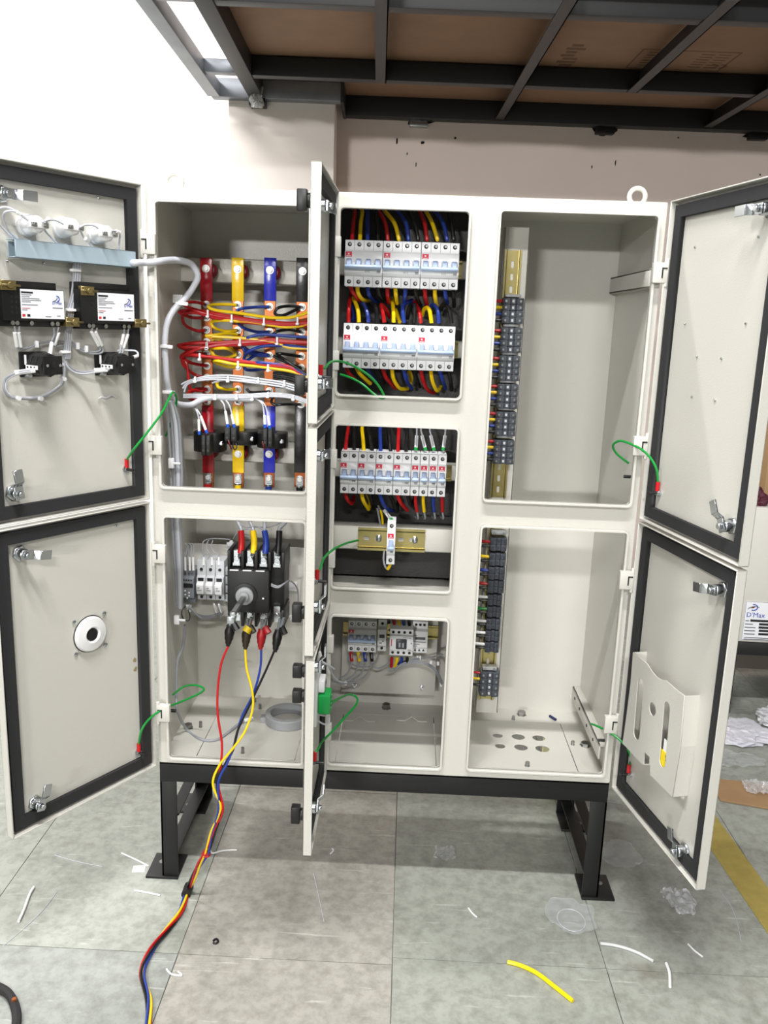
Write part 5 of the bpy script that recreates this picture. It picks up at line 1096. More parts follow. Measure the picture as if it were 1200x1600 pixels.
for c, pts in (('r',[(290,550,YT),(310,590,YT),(350,630,YT+.03)]),('y',[(360,555,YT),(385,600,YT),(450,660,YT+.03)]),('b',[(430,556,YT),(450,600,YT+.01),(490,650,YT+.04)]),('k',[(490,556,YT),(510,610,YT+.01),(540,660,YT+.04)]),
               ('r',[(530,558,YT),(550,620,YT),(610,690,YT+.03)]),('y',[(590,560,YT),(600,630,YT),(640,690,YT+.02),(690,692,YT+.05)]),('b',[(665,562,YT),(680,630,YT),(715,690,YT+.04)]),('k',[(735,562,YT),(745,620,YT+.01),(770,680,YT+.05)]),
               ('y',[(700,575,YT+.04),(715,620,YT+.04),(705,670,YT+.04)]),('r',[(775,564,YT),(790,640,YT),(820,700,YT+.02),(860,720,YT+.05)]),('y',[(840,564,YT),(850,640,YT),(880,705,YT+.02),(905,680,YT+.05)]),('b',[(895,565,YT),(915,630,YT),(935,690,YT+.04)]),('k',[(955,566,YT),(970,640,YT),(975,700,YT+.05)])):
    feed(c, pts, 'B2', 0.0042, 'wire leaving the bottom of the lower four-pole breaker row', 'below the lower four-pole breakers')
for c, xt, xb in (('r',305,287),('k',345,345),('y',396,408),('k',440,462),('b',512,516),('k',568,582),('r',634,628),('k',690,680)):
    feed(c, [(xt+4,100,.14),(xt,130,YT+.03),((xt+xb)/2,190,YT+.005),(xb,270,YT)], 'B3', 0.0040, 'wire entering the top of a two-pole breaker', 'above the two-pole breakers')
for xt, xb in ((750,747),(778,805),(835,860),(935,924)):
    o = mkwire([(xt,100,.14),(xt,140,YT+.02),((xt+xb)/2,190,YT),(xb,270,YT)], [(xt+(xb-xt)*0.2,168,YT+.01),(xb-2,246,YT)], 'B3', 'grey lead with white sleeve and green ferrule above a single-pole breaker', 'sleeved leads above the single-pole breakers', 0.0019, 'breaker_wire', GRY, GRN)
for c, pts in (('r',[(285,535,YT),(300,580,YT),(330,608,YT+.03),(345,560,YT+.05)]),('y',[(392,538,YT),(405,590,YT),(438,645,YT+.03)]),('k',[(440,540,YT),(460,600,YT+.02),(470,640,YT+.05)]),('b',[(508,542,YT),(530,600,YT),(560,645,YT+.02),(600,655,YT+.05)]),('k',[(570,545,YT),(600,600,YT+.02),(620,660,YT+.03),(630,590,YT+.05)]),
               ('r',[(625,548,YT),(645,600,YT),(690,652,YT+.03)]),('k',[(690,548,YT),(715,620,YT+.02),(740,560,YT+.05)]),('y',[(430,545,YT+.03),(450,600,YT+.04),(440,635,YT+.05)])):
    feed(c, pts, 'B3', 0.0042, 'wire looping from the bottom of a two-pole breaker', 'below the two-pole breakers')
for c, x, x2 in (('r',742,752),('y',792,798),('b',856,862),('r',914,916)):
    o = wire('breaker_wire', '%s sleeved grey wire hanging from %s single-pole breaker' % (NM[c], 'the' if c != 'r' else 'a'), 'wire', 'B3', [(x,545,YT),(x,590,YT),(x2,660,YT+.01),(x2+6,705,YT+.02),(x2-14,690,YT+.05)], 0.0022, GRY, NM[c]+' sleeved leads below single-pole breakers')
    MB().tube([P('B3', x, 548, YT), P('B3', x, 600, YT-.001), P('B3', x2, 660, YT+.008)], 0.0036, 8).build('sleeve', CM[c], o)
mkwire([(500,620,.12),(520,655,.11),(545,655,.09),(575,695,.055),(590,722,.05)], [(542,655,.09),(582,708,.053)], 'B3', 'grey lead with white sleeve into the lone breaker top', None, 0.0021, 'breaker_wire', GRY, GRN)
wire('breaker_wire', 'grey wire dropping behind the lone breaker rail', 'wire', 'B3', [(495,640,.11),(505,690,.10),(515,745,.10)], 0.0022, GRY)
o = wire('breaker_wire', 'grey wire looping under the lone breaker, yellow sleeve', 'wire', 'B3', [(540,910,.08),(535,970,.06),(548,1020,.05),(568,1030,.045),(578,1000,.045)], 0.0022, GRY); MB().tube([P('B3', 560, 1033, .045), P('B3', 572, 1015, .044), P('B3', 580, 995, .045)], 0.0034, 8).build('sleeve', YEL, o)
wire('breaker_wire', 'yellow-sleeved wire hanging behind the two-pole breakers', 'wire', 'B3', [(515,650,.10),(525,690,.10),(530,740,.10)], 0.0026, YEL)

# ================================================================ bottom middle compartment
YB4 = 0.300
a = P('B4', 352, 300, YB4); b = P('B4', 948, 735, YB4)
q = MB(); q.box((a.x, YB4, b.z-ZB), (b.x, YB4+0.003, OPEN['mb'][3]+0.06)); q.box((a.x, YB4, b.z-ZB), (b.x, YB4+0.02, b.z-ZB+0.003)); q.build('mounting_plate', PAINT, cab, bev=0.002)
for X, Y in ((432, 660), (865, 675)):
    p = P('B4', X, Y, YB4); q = MB(); q.lathe((p.x, YB4, p.z-ZB), (0,-1,0), [(0.006,0),(0.006,0.003)], 6); q.cyl((p.x, YB4-.003, p.z-ZB), (0,-1,0), 0.003, 0.012, 10); q.build('plate_bolt', ZINC, cab)
a = P('B4', 358, 300, YB4-.008); b = P('B4', 972, 325, YB4-.008)
rail(a.x, b.x, (a.z+b.z)/2, YB4-0.009, 'yellow zinc rail carrying the contactor in the bottom compartment')
YC = 0.235
c = row('B4', 388, 575, 248, 386, 448, YC+.007)
bb = breaker_proto(4, c[1], c[3], 'wide white four-pole breaker in the bottom compartment', 'bottom breaker'); bb.location = (c[0], YC, c[2])
# slim relay base
def blockthing(name, label, cat, reg, X0, Y0, X1, Y1, y, dep, prof=True, m=BRK):
    A, B = P(reg, X0, Y0, y), P(reg, X1, Y1, y); w_, h_ = B.x-A.x, A.z-B.z
    t = thing(name, label, cat, (A.x, y, B.z)); q = MB()
    if prof: q.prism([(0.012,0),(dep,0),(dep,h_),(0.012,h_),(0.012,h_*0.78),(0,h_*0.74),(0,h_*0.22),(0.012,h_*0.18)], 'x', 0, w_)
    else: q.box((0,0,0),(w_,dep,h_))
    q.build('housing', m, t, bev=0.001); return t, w_, h_
t, w_, h_ = blockthing('relay_socket', 'slim white relay between the wide breaker and the contactor', 'relay', 'B4', 583, 250, 632, 458, YC, 0.055)
MB().box((w_*0.2, -0.0008, h_*0.48), (w_*0.8, 0.004, h_*0.58)).build('window', BLK, t)
for z in (0.88, 0.1): MB().cyl((w_*0.5, 0.0118, h_*z), (0,-1,0), 0.0035, 0.001, 12).build('terminal_hole', HOLE, t)
q = MB(); q.box((w_*0.2, -0.0006, h_*0.30), (w_*0.5, 0.001, h_*0.33)); q.box((w_*0.55, -0.0006, h_*0.36), (w_*0.7, 0.001, h_*0.39)); q.build('print', TEXTG, t)
# contactor
YK = 0.205
A, B = P('B4', 660, 308, YK), P('B4', 805, 485, YK); w_, h_ = B.x-A.x, A.z-B.z
t = thing('contactor', 'white contactor with black centre window beside the auxiliary relay', 'contactor', (A.x, YK, B.z))
q = MB(); q.prism([(0.008,0),(0.085,0),(0.085,h_),(0.008,h_),(0.008,h_*0.80),(0,h_*0.78),(0,h_*0.24),(0.008,h_*0.22)], 'x', 0, w_); q.build('housing', BRK, t, bev=0.0012)
for k in range(4):
    for z in (0.89, 0.115): MB().cyl((w_*(0.14+0.24*k), 0.0078, h_*z), (0,-1,0), 0.0034, 0.001, 12).build('terminal_hole', HOLE, t)
q = MB(); q.box((w_*0.27, -0.0035, h_*0.30), (w_*0.73, 0.002, h_*0.68)); q.build('centre_window', mat('window_dark', (52, 54, 58), 0.3), t, bev=0.002)
q = MB(); q.box((w_*0.38, -0.005, h_*0.38), (w_*0.47, -0.002, h_*0.56)); q.box((w_*0.53, -0.005, h_*0.38), (w_*0.62, -0.002, h_*0.56)); q.build('actuator', mat('actuator_grey', (150, 156, 162), 0.4), t, bev=0.0006, seg=1)
MB().box((w_*0.06, -0.0005, h_*0.40), (w_*0.10, 0.001, h_*0.66)).build('red_print', TXTRED, t)
q = MB(); q.box((w_*0.56, -0.0005, h_*0.72), (w_*0.9, 0.001, h_*0.735)); q.box((w_*0.78, -0.0005, h_*0.27), (w_*0.92, 0.001, h_*0.29)); q.box((w_*0.90, -0.0005, h_*0.5), (w_*0.94, 0.001, h_*0.56)); q.build('print', TEXTG, t)
t, w_, h_ = blockthing('auxiliary_relay', 'white three-terminal relay on the rail beyond the contactor', 'relay', 'B4', 808, 262, 898, 470, YC, 0.055)
for k in range(3):
    MB().cyl((w_*(0.22+0.27*k), 0.0118, h_*0.90), (0,-1,0), 0.0033, 0.001, 12).build('terminal_hole', HOLE, t)
    MB().prism([(w_*(0.14+0.27*k), h_*0.06), (w_*(0.30+0.27*k), h_*0.06), (w_*(0.22+0.27*k), h_*0.14)], 'y', 0.011, 0.0125).build('arrow_mark', TEXTB, t)
q = MB(); q.box((w_*0.2, -0.0005, h_*0.48), (w_*0.85, 0.001, h_*0.56)); q.build('display', TEXTG, t)
q = MB()
for u0, u1, z in ((.1,.9,.40),(.1,.5,.33),(.1,.35,.27),(.1,.3,.6)): q.box((w_*u0, -0.0005, h_*z), (w_*u1, 0.001, h_*(z+0.015)))
q.build('print', TEXTB, t)
# wiring of the bottom compartment
for c, x in (('r',412),('y',460),('b',500),('k',542)):
    o = wire('breaker_wire', 'grey wire with %s sleeve below the wide bottom breaker' % NM[c], 'wire', 'B4', [(x-4,450,YC+.02),(x,490,YC+.01),(x-5,530,YC+.01),(x-30,590,YC),(x-90,635,YC-.02),(360,655,YC-.03),(300,640,YC-.05),(255,600,.10)], 0.0021, GRY)
    MB().tube([P('B4', x-6, 452, YC+.02), P('B4', x+2, 512, YC+.008)], 0.0042, 8, 0, 1).build('sleeve', CM[c], o)
for pts in ([(395,460,.26),(400,510,.25),(440,540,.25),(520,545,.25),(560,520,.25),(590,465,.25)], [(550,545,.25),(590,555,.25),(640,530,.25),(660,500,.25)], [(700,560,.22),(740,525,.23),(820,508,.24),(900,525,.24),(960,570,.24),(1000,650,.20)], [(690,568,.22),(740,535,.23),(820,518,.24),(900,535,.24),(955,580,.24),(995,660,.20)], [(650,570,.22),(720,545,.23),(800,500,.24),(900,490,.26),(1000,465,.24)]):
    wire('control_wire', 'grey control wire under the contactor row', 'wire', 'B4', pts, 0.0022, GRY, 'grey wires under the contactor row')
for c, X0, X1, Y1 in (('r',672,668,545),('y',705,690,545),('b',735,715,530),('k',770,745,520)):
    feed(c, [(X0,484,YK+.03),(X0-2,510,YK+.03),(X1,Y1,YK+.035)], 'B4', 0.0040, 'wire leaving the bottom of the contactor', 'below the contactor')
    feed(c, [(X0+12,225,.30),(X0+14,260,YK+.05),(X0+16,300,YK+.03)], 'B4', 0.0040, 'wire entering the top of the contactor', 'above the contactor')
for X, Y in ((838,492),(855,490)): mkwire([(X,470,YC+.02),(X-2,505,YC+.02),(X+20,520,YC+.03)], [(X,474,YC+.018),(X-4,508,YC+.018)], 'B4', 'thin lead with white sleeve under the auxiliary relay', 'sleeved leads under the auxiliary relay')
for X, Y in ((372,650),(925,515),(970,522),(990,660)):
    p = P('B4', X, Y, 0.21); q = MB(); q.box((-0.003, -0.004, -0.005), (0.003, 0.004, 0.005)); tag(q.build('cable_tie', TIE, None, bev=0.001, seg=1, loc=p), 'white cable tie on grey wires of the bottom compartment', 'cable tie', 'ties in the bottom compartment')
# cable saddles welded on the floor and a nut
for X, Y in ((465,885),(800,885)):
    p = P('B4', X, Y, 0.22); g = G('B4', X, Y, ZB+T+.004)
    q = MB(); w1 = 0.038; prof = [(-w1,0),(-0.016,0.0),(0,0.011),(0.016,0.0),(w1,0)]
    for (a0,a1),(b0,b1) in zip(prof[:-1], prof[1:]): q.add([(a0,-0.003,a1),(b0,-0.003,b1),(b0,0.003,b1),(a0,0.003,a1),(a0,-0.003,a1+.0015),(b0,-0.003,b1+.0015),(b0,0.003,b1+.0015),(a0,0.003,a1+.0015)], [(0,3,2,1),(4,5,6,7),(0,1,5,4),(1,2,6,5),(2,3,7,6),(3,0,4,7)])
    q.build('cable_saddle', PAINT, cab, loc=(g.x, g.y, T))
nutbolt('B4', 635, 812, .010, .012)

# ================================================================ right column: terminal blocks
YR = 0.115
def vrail(reg, xa, ya, xb, yb, y, label):
    A, B = P(reg[0], xa, ya, y), P(reg[1], xb, yb, y); xc = (A.x+B.x)/2
    t = thing('din_rail', label, 'rail', (xc, y, B.z)); L = A.z-B.z; hwd = 0.0175
    hs = [rrect(-0.003, 0.003, 0.010+0.025*k, 0.024+0.025*k, 0.0028) for k in range(int((L-0.02)/0.025))]
    link('rail_web', plate_mesh('rail_web', [(-0.0135,0),(0.0135,0),(0.0135,L),(-0.0135,L)], hs, 0.0012, BRASS), t, (0, 0.0065, 0))
    for s_ in (-1, 1):
        q = MB(); q.box((s_*0.0125, 0, 0), (s_*0.0137, 0.0065, L)); q.box((s_*0.0125, 0, 0), (s_*0.0175, 0.0012, L)); q.build('rail_flange', BRASS, t)
    return t, xc
A = P('B5', 318, 195, YR+.012); xcol = P('B5', 315, 200, YR+.012).x
t1, xr = vrail(('B5', 'B6'), 293, 320, 203, 838, YR, 'long yellow zinc vertical rail in the upper right compartment')
xcc = xr+0.006
zcb = P('B8', 200, 408, YR).z-ZB; q = MB(); zt_ = A.z-ZB; q.box((xcc-0.026, YR+0.0075, zcb), (xcc+0.026, YR+0.0105, zt_)); q.box((xcc+0.023, YR+0.0075, zcb), (xcc+0.026, YR+0.05, zt_)); q.box((xcc-0.026, YR+0.0075, zcb), (xcc-0.023, YR+0.05, zt_)); q.build('rail_channel', PAINT, cab, bev=0.001)
def term_block(n, wd, hgt, label, group, big=False):
    t = thing('terminal_block', label, 'terminal block', (0,0,0), group=group); ph = hgt/n
    for k in range(n):
        q = MB(); q.prism([(-wd/2,0.0),(-wd/2,-0.030),(-wd*0.18,-0.034),(-wd*0.10,-0.028),(wd*0.10,-0.028),(wd*0.18,-0.034),(wd/2,-0.030),(wd/2,0.0)], 'z', ph*k+0.0003, ph*(k+1)-0.0003); hsg = q.build('terminal', TERM, t, bev=0.0006, seg=1)
        for s_ in (-1, 1): MB().lathe((s_*wd*0.34, -0.0315, ph*(k+0.5)), (0,-1,0), [(0.0026,0),(0.0026,0.001)], 10).build('screw', TERMD if big else STEEL, hsg)
        MB().box((-wd*0.05, -0.0290, ph*(k+0.3)), (wd*0.05, -0.0278, ph*(k+0.7))).build('marker', BRK2 if not big else TERMD, hsg)
    return t
def end_clamp(x, z, lab):
    t = thing('end_clamp', lab, 'clamp', (x, YR, z), group='grey end clamps on the terminal rails')
    q = MB(); q.box((-0.016, -0.024, -0.003), (0.016, 0.0, 0.003)); q.build('clamp_body', mat('clamp_grey', (150, 153, 156), 0.45), t, bev=0.001, seg=1)
    for s_ in (-1, 1): MB().lathe((s_*0.010, -0.024, 0), (0,-1,0), [(0.003,0),(0.003,0.001)], 10).build('screw', STEEL, t)
tops = [('B5',585,725),('B5',750,885),('B6',58,193),('B6',213,350),('B6',365,503),('B6',520,660)]
proto = None; ups = []
YTm = YR-0.030
for reg, ya, yb in tops:
    z1 = P(reg, 290, ya, YTm).z; z0 = P(reg, 290, yb, YTm).z; ups.append((z0, z1))
hg = sum(b-a for a, b in ups)/6
proto = term_block(4, 0.043, hg, 'dark grey four-way terminal block on the upper right vertical rail', 'four-way terminal blocks, upper right')
for i, (z0, z1) in enumerate(ups):
    loc = (xr+0.003, YR, (z0+z1)/2-hg/2)
    if i == 0: proto.location = loc
    else: copy_tree(proto, loc)
    end_clamp(xr+0.002, z1+0.005, 'small grey end clamp between dark terminal blocks on the upper rail')
    for k, c in enumerate(('r', 'y', 'b', 'k')):
        zz = z1-hg*(k+0.5)/4
        o = tag(MB().tube([(xr-0.060, YR+0.02, zz-0.004), (xr-0.040, YR-0.012, zz), (xr-0.028, YR-0.018, zz), (xr-0.016, YR-0.018, zz)], 0.0034, 8).build('terminal_wire', CM[c]), '%s wire entering a four-way terminal block on the upper right rail' % NM[c], 'wire', NM[c]+' wires at the upper right terminals')
# lower right
t2, xr2 = vrail(('B7', 'B8'), 268, 95, 208, 330, YR, 'yellow zinc vertical rail in the lower right compartment')
big = [(140,215,'r'),(222,297,'y'),(300,373,'b'),(375,447,'r')]
small = [(450,515,'w'),(520,580,'G'),(583,648,'w'),(650,713,'w'),(715,776,'w')]
hb = P('B7', 265, 140, YTm).z-P('B7', 265, 215, YTm).z; hs_ = P('B7', 260, 450, YTm).z-P('B7', 260, 513, YTm).z
pB = term_block(2, 0.036, hb*0.93, 'large dark grey two-way terminal in the lower right compartment', 'large two-way terminals, lower right', True)
pS = term_block(2, 0.031, hs_*0.92, 'smaller dark grey two-way terminal under the large ones, lower right', 'small two-way terminals, lower right', True)
CM['w'] = WHT2; CM['G'] = GRN; NM['w'] = 'white'; NM['G'] = 'green'
for lst, pr, hh in ((big, pB, hb), (small, pS, hs_)):
    for i, (ya, yb, c) in enumerate(lst):
        z0 = P('B7', 260, yb, YTm).z; loc = (xr2+0.003, YR, z0)
        if i == 0: pr.location = loc
        else: copy_tree(pr, loc)
        tag(MB().tube([(xr2-0.060, YR+0.02, z0+hh*0.5), (xr2-0.036, YR-0.012, z0+hh*0.55), (xr2-0.012, YR-0.018, z0+hh*0.55)], 0.0034, 8).build('terminal_wire', CM[c]), '%s wire entering a two-way terminal in the lower right compartment' % NM[c], 'wire', NM[c]+' wires at the lower right terminals')
        tag(MB().tube([(xr2-0.060, YR+0.02, z0+hh*0.2), (xr2-0.036, YR-0.010, z0+hh*0.2), (xr2-0.012, YR-0.014, z0+hh*0.2)], 0.003, 8).build('terminal_wire', BLKW), 'black wire entering a two-way terminal in the lower right compartment', 'wire', 'black wires at the lower right terminals')
end_clamp(xr2+0.003, P('B7', 270, 122, YTm).z, 'grey end clamp above the large two-way terminals')
z1 = P('B8', 220, 178, YTm).z; z0 = P('B8', 220, 312, YTm).z
o = copy_tree(proto, (xr2+0.003, YR, z0), 0, 'lone dark grey four-way terminal block near the cabinet floor', 'lone terminal block'); o.scale = (1, 1, (z1-z0)/hg)
end_clamp(xr2+0.002, z1+0.005, 'grey end clamp above the lone bottom terminal block')
for k, c in enumerate(('r', 'y', 'k')):
    zz = z1-(z1-z0)*(k+0.5)/4
    tag(MB().tube([(xr2-0.060, YR+0.02, zz), (xr2-0.036, YR-0.012, zz), (xr2-0.016, YR-0.018, zz)], 0.003, 8).build('terminal_wire', CM[c]), '%s wire entering the lone bottom terminal block' % NM[c], 'wire')
p = G('B8', 578, 428, ZB+T+.004); q = MB(); q.tube([(-0.006,0.010,0.0035),(0.006,-0.010,0.0035)], 0.0035, 10, 0, 1); tag(q.build('sleeve_offcut', mat('navy_offcut', (28, 36, 84), 0.4), None, loc=(p.x, p.y, ZB+T)), 'short dark blue sleeve offcut lying on the cabinet floor', 'offcut')

# ================================================================ neighbouring cabinet at right
t = thing('neighbour_cabinet', 'second light grey electrical cabinet on a black stand behind the right doors', 'cabinet', (1.60, 1.02, 0), math.radians(-1))
q = MB(); q.box((0, 0, 0.262), (0.9, 0.40, 0.725)); q.build('body', PAINT, t, bev=0.004)
q = MB(); q.box((0.004, 0.0, 0.215), (0.9, 0.40, 0.261)); q.build('stand_frame', BLACKP, t, bev=0.002)
for x in (0.03, 0.86):
    for y in (0.004, 0.36): MB().box((x, y, 0.0), (x+0.04, y+0.04, 0.215)).build('stand_leg', BLACKP, t, bev=0.002)
    MB().box((x, 0.03, 0.03), (x+0.04, 0.37, 0.075)).build('stand_rail', BLACKP, t, bev=0.002)
MB().box((0.02, 0.37, 0.02), (0.9, 0.38, 0.215)).build('stand_panel', mat('panel_warm_grey', (110, 104, 94), 0.6), t)  # plain warm grey panel across the back of the stand
Mi = (Matrix.Translation((1.60, 1.02, 0)) @ Matrix.Rotation(math.radians(-1), 4, 'Z')).inverted()
def nl(reg, X, Y):
    d = Mi.to_3x3() @ ray(reg, X, Y); c = Mi @ CAM; return c + d*((-0.003-c.y)/d.y)
a = nl('C2', 952, 1345); b = nl('C2', 925, 1600); xa = max(a.x, 0.02); hN = a.z-b.z; wN = 0.16
n = thing('name_plate', "white printed name plate with blue emblem on the second cabinet", 'plate', t.location + Matrix.Rotation(math.radians(-1), 3, 'Z') @ Vector((xa, -0.0005, b.z)), math.radians(-1))
base = MB().box((0, -0.002, 0), (wN, 0, hN)).build('plate', PLABEL, n)
MB().box((0.001, -0.0024, 0.001), (wN-0.001, -0.0019, 0.0018)).build('border', TEXTB, n); MB().box((0.001, -0.0024, hN-0.0018), (wN-0.001, -0.0019, hN-0.001)).build('border', TEXTB, n); MB().box((0.001, -0.0024, 0.001), (0.0018, -0.0019, hN-0.001)).build('border', TEXTB, n)
link('lettering', text_mesh("D'Max", hN*0.17, TEXTBL, -1, 'LEFT'), n, (0.006, -0.0026, hN*0.60))
q = MB(); q.tube([(0.026+0.014*math.cos(a_), -0.0026, hN*0.85+hN*0.075*math.sin(a_)) for a_ in [(0.55-0.105*k)*PI for k in range(12)]], 0.0017, 6, 0, 1); q.build('emblem', TEXTBL, n)
q = MB(); q.tube([(0.008, -0.0026, hN*0.80), (0.018, -0.0026, hN*0.855), (0.030, -0.0026, hN*0.875), (0.046, -0.0026, hN*0.855)], 0.0010, 6); q.build('emblem', TEXTG, n)
q = MB(); q.prism([(0.016, hN*0.825), (0.028, hN*0.83), (0.034, hN*0.87), (0.026, hN*0.87)], 'y', -0.0026, -0.0019); q.build('emblem', mat('print_brown', (120, 60, 60), 0.6), n)
for i, (u, v_) in enumerate(((0.012, 0.022), (0.026, 0.052), (0.036, 0.052), (0.036, 0.054), (0.036, 0.054))):
    z = hN*(0.49-0.085*i); MB().box((0.006, -0.0025, z), (0.006+u, -0.0019, z+hN*0.022)).build('print_line', TEXTG, n); MB().box((v_, -0.0025, z-0.001), (wN-0.004, -0.0019, z+hN*0.05)).build('value_field', TEXTB, n)
for z in (0.06, 0.02): MB().box((0.008, -0.0025, hN*z), (wN-0.01, -0.0019, hN*(z+0.018))).build('print_line', TEXTG, n)
# things on top of it
CARD = mat('cardboard', (160, 128, 92), 0.8, vary=0.1, vscale=20)
p = P('C2', 1090, 430, 1.12)
c = thing('cardboard_box', 'brown cardboard box standing on the second cabinet', 'box', (p.x-0.014, 1.08, 0.7255))
MB().box((0, 0, 0), (0.30, 0.22, 0.28)).build('carton', CARD, c, bev=0.003)
MB().box((0, -0.0012, 0.255), (0.30, 0.0, 0.262)).build('flap_seam', mat('card_edge', (140, 98, 60), 0.8), c)
BURG = mat('burgundy_cloth', (70, 14, 36), 0.6, vary=0.4, vscale=20)
crumple('cloth_bundle', (1.665, 1.050, 0.7255), 0.055, 0.028, 0.062, 'crumpled burgundy cloth lying on the second cabinet', 'cloth', BURG, 12)
SILV = mat('silver_foil', (190, 188, 186), 0.25, metal=0.8)
crumple('foil_packet', (1.745, 1.052, 0.7255), 0.026, 0.024, 0.050, 'crumpled silver foil packet beside the burgundy cloth', 'packet', SILV, 13)

# ================================================================ floor litter
def offcut(pts, r, m, label, group=None, z=None, name='wire_offcut'):
    z = r if z is None else z
    return tag(MB().tube([G('F', a, b, z) for a, b in pts], r, 8).build(name, m), label, 'offcut', group)
offcut([(793,1503),(812,1508),(838,1520),(866,1541),(895,1564)], 0.0043, mat('tube_yellow', (246, 220, 10), 0.35), 'bright yellow sleeve offcut lying on the grey floor')
offcut([(938,1474),(965,1478),(995,1488),(1021,1502)], 0.0032, mat('tube_clear', (205, 206, 206), 0.3), 'long translucent sleeve offcut lying on the floor beside the yellow one')
offcut([(1041,1505),(1046,1520),(1047,1542)], 0.0030, WHT2, 'short white sleeve offcut standing out on the floor under right door')
offcut([(53,1386),(46,1398),(38,1420),(29,1440)], 0.0030, WHT2, 'bent white wire offcut on the floor under the lower left door')
for pts, lab in (([(190,1333),(212,1343),(232,1353)], 'white sliver of wire beside the left stand foot'), ([(210,1391),(232,1395),(250,1399)], 'white sliver of wire in front of the left stand foot'), ([(260,1514),(268,1522),(284,1524),(278,1518)], 'curled white offcut beside the trailing test leads'),
                 ([(330,1330),(333,1333),(350,1329),(370,1328)], 'white plastic strip under the red tape'), ([(732,1419),(738,1427),(745,1433)], 'small white sliver in front of the stand shadow'), ([(1075,1475),(1085,1485),(1098,1495)], 'thin white sliver near the clear plastic scrap'),
                 ([(516,1334),(521,1329),(519,1326)], 'tiny white curl under the middle door')):
    offcut(pts, 0.0018, WHT2, lab)
for pts, lab in (([(85,1336),(120,1346),(160,1354)], 'pale thread lying below the lower left door'), ([(1125,1392),(1140,1412),(1150,1435),(1158,1470)], 'pale thread lying on the floor near the yellow line'), ([(490,1365),(496,1392),(506,1440)], 'pale thread on the floor in front of the middle door'), ([(90,1392),(60,1430),(5,1478)], 'long pale thread on the floor near the left offcut')):
    offcut(pts, 0.0007, LGRY, lab, name='thread')
offcut([(333,1470),(338,1467),(341,1471),(337,1474),(333,1473)], 0.0022, BLKW, 'small black wire curl on the floor')
g = G('F', 217, 1358, 0); tag(MB().box((-0.014, -0.012, 0.0002), (0.014, 0.012, 0.0010)).build('paper_scrap', WHT2, None, loc=(g.x, g.y, 0), rz=0.15), 'small white paper scrap beside the left stand foot', 'paper')
# black braided cable, lower left corner
o = offcut([(-14,1538),(4,1546),(16,1556),(24,1574),(26,1596),(20,1625)], 0.0085, mat('braid_black', (30, 28, 30), 0.75, bump=0.8, bscale=260), 'black braided cable loop lying on the floor', name='braided_cable')
tag(MB().lathe((0,0,0), (0,0,1), [(0.005,0),(0.004,0.004)], 8).build('copper_crimp', COP, None, loc=G('F', 22, 1563, 0.016)), 'small copper crimp on the black braided cable', 'crimp')
# sheets of clear film and bags
CLEAR = mat('clear_film', (215, 218, 220), 0.15, alpha=0.30, spec=0.9)
def film(reg, X, Y, sx, sy, sz, label, seed, m=CLEAR):
    from mathutils import noise
    g = G(reg, X, Y, 0); n = 26; vs = []; fs = []; off = Vector((seed*2.3, seed*1.1, 0))
    for i in range(n):
        for j in range(n):
            a_, b_ = (i/(n-1)-.5)*2, (j/(n-1)-.5)*2; q3 = Vector((a_, b_, 0))
            k = 1-0.30*(abs(a_)**2*abs(b_)**2)+0.30*noise.noise(q3*1.3+off)
            vs.append((a_*sx*k, b_*sy*k, 0.0012+sz*(abs(noise.noise(q3*2.2+off))*1.3+0.4*abs(noise.noise(q3*5+off)))))
    for i in range(n-1):
        for j in range(n-1): fs.append((i*n+j, (i+1)*n+j, (i+1)*n+j+1, i*n+j+1))
    q = MB(); q.add(vs, fs); o = q.build('plastic_film', m, None, loc=(g.x, g.y, 0)); return tag(o, label, 'plastic')
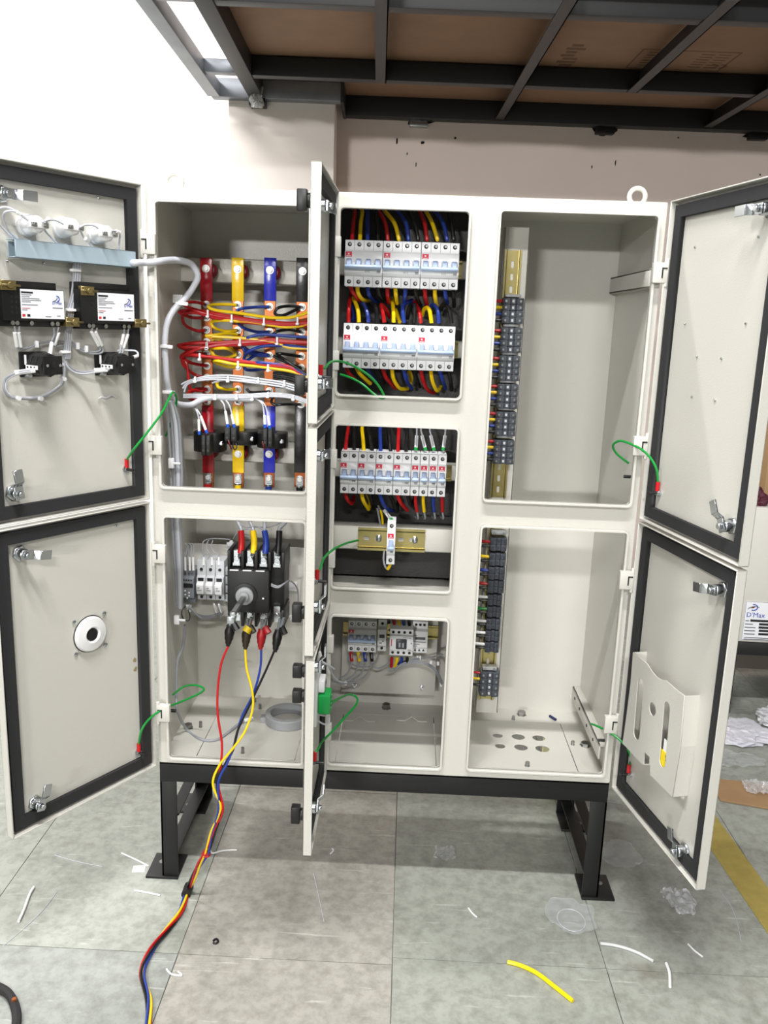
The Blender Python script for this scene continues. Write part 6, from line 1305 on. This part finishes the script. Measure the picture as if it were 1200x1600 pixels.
film('C8', 925, 520, 0.035, 0.045, 0.014, 'crumpled clear plastic scrap under the lower right door corner', 3, mat('clear_film_white', (226, 228, 232), 0.15, alpha=0.40, spec=0.9))
film('C8', 585, 565, 0.055, 0.06, 0.004, 'flat clear plastic film on the floor by the right stand foot', 5)
film('C8', 190, 370, 0.028, 0.03, 0.008, 'small clear film curl in the shadow under the cabinet', 6)
film('C8', 735, 370, 0.05, 0.06, 0.006, 'clear film crumbs behind the right stand leg', 7)
q = MB(); g = G('C8', 585, 575, 0.002); q.tube([g+Vector((0.030*math.cos(2*PI*k/20), 0.036*math.sin(2*PI*k/20), 0)) for k in range(20)], 0.0009, 6, 0, 1, True); tag(q.build('plastic_ring', LGRY), 'thin clear plastic ring on the flat film', 'ring')
# wrap and cardboard behind the right doors
BAGW = mat('white_wrap', (228, 228, 236), 0.3, alpha=0.85)
def wrap(X, Y, sx, sy, sz, seed, label, m=BAGW):
    g = G('F', X, Y, 0); return crumple('plastic_wrap', (g.x, g.y, 0.001), sx, sy, sz, label, 'plastic', m, seed)
wrap(1165, 1148, 0.12, 0.10, 0.020, 21, 'crumpled white plastic wrap on the floor before the second cabinet')
wrap(1225, 1135, 0.10, 0.10, 0.06, 22, 'hazy plastic bag heaped against the white wrap', mat('hazy_bag', (222, 222, 226), 0.25, alpha=0.6))
film('C3', 860, 790, 0.09, 0.05, 0.010, 'clear film strip in front of the white wrap', 23)
a = [G('C3', *x, 0.004) for x in ((735,925),(745,895),(1043,925),(1120,940),(1120,1075),(1043,1055),(785,1010))]
q = MB(); q.prism([(v.x, v.y) for v in a], 'z', 0.001, 0.007); c = tag(q.build('cardboard_sheet', CARD, None, bev=0.0006, seg=1), 'torn brown cardboard sheet on the floor by the yellow line', 'cardboard')
film('C3', 990, 960, 0.045, 0.04, 0.016, 'clear plastic scrap lying on the cardboard sheet', 24, mat('clear_film_white', (0,0,0))).location.z = 0.008
p0 = G('C3', 60, 1040, 0); tag(MB().box((0.93, 0.42, 0.0), (1.02, 0.44, 0.30)).build('yellow_board', mat('pale_yellow', (222, 216, 170), 0.7), None), 'pale yellow board leaning behind the right stand leg', 'board')
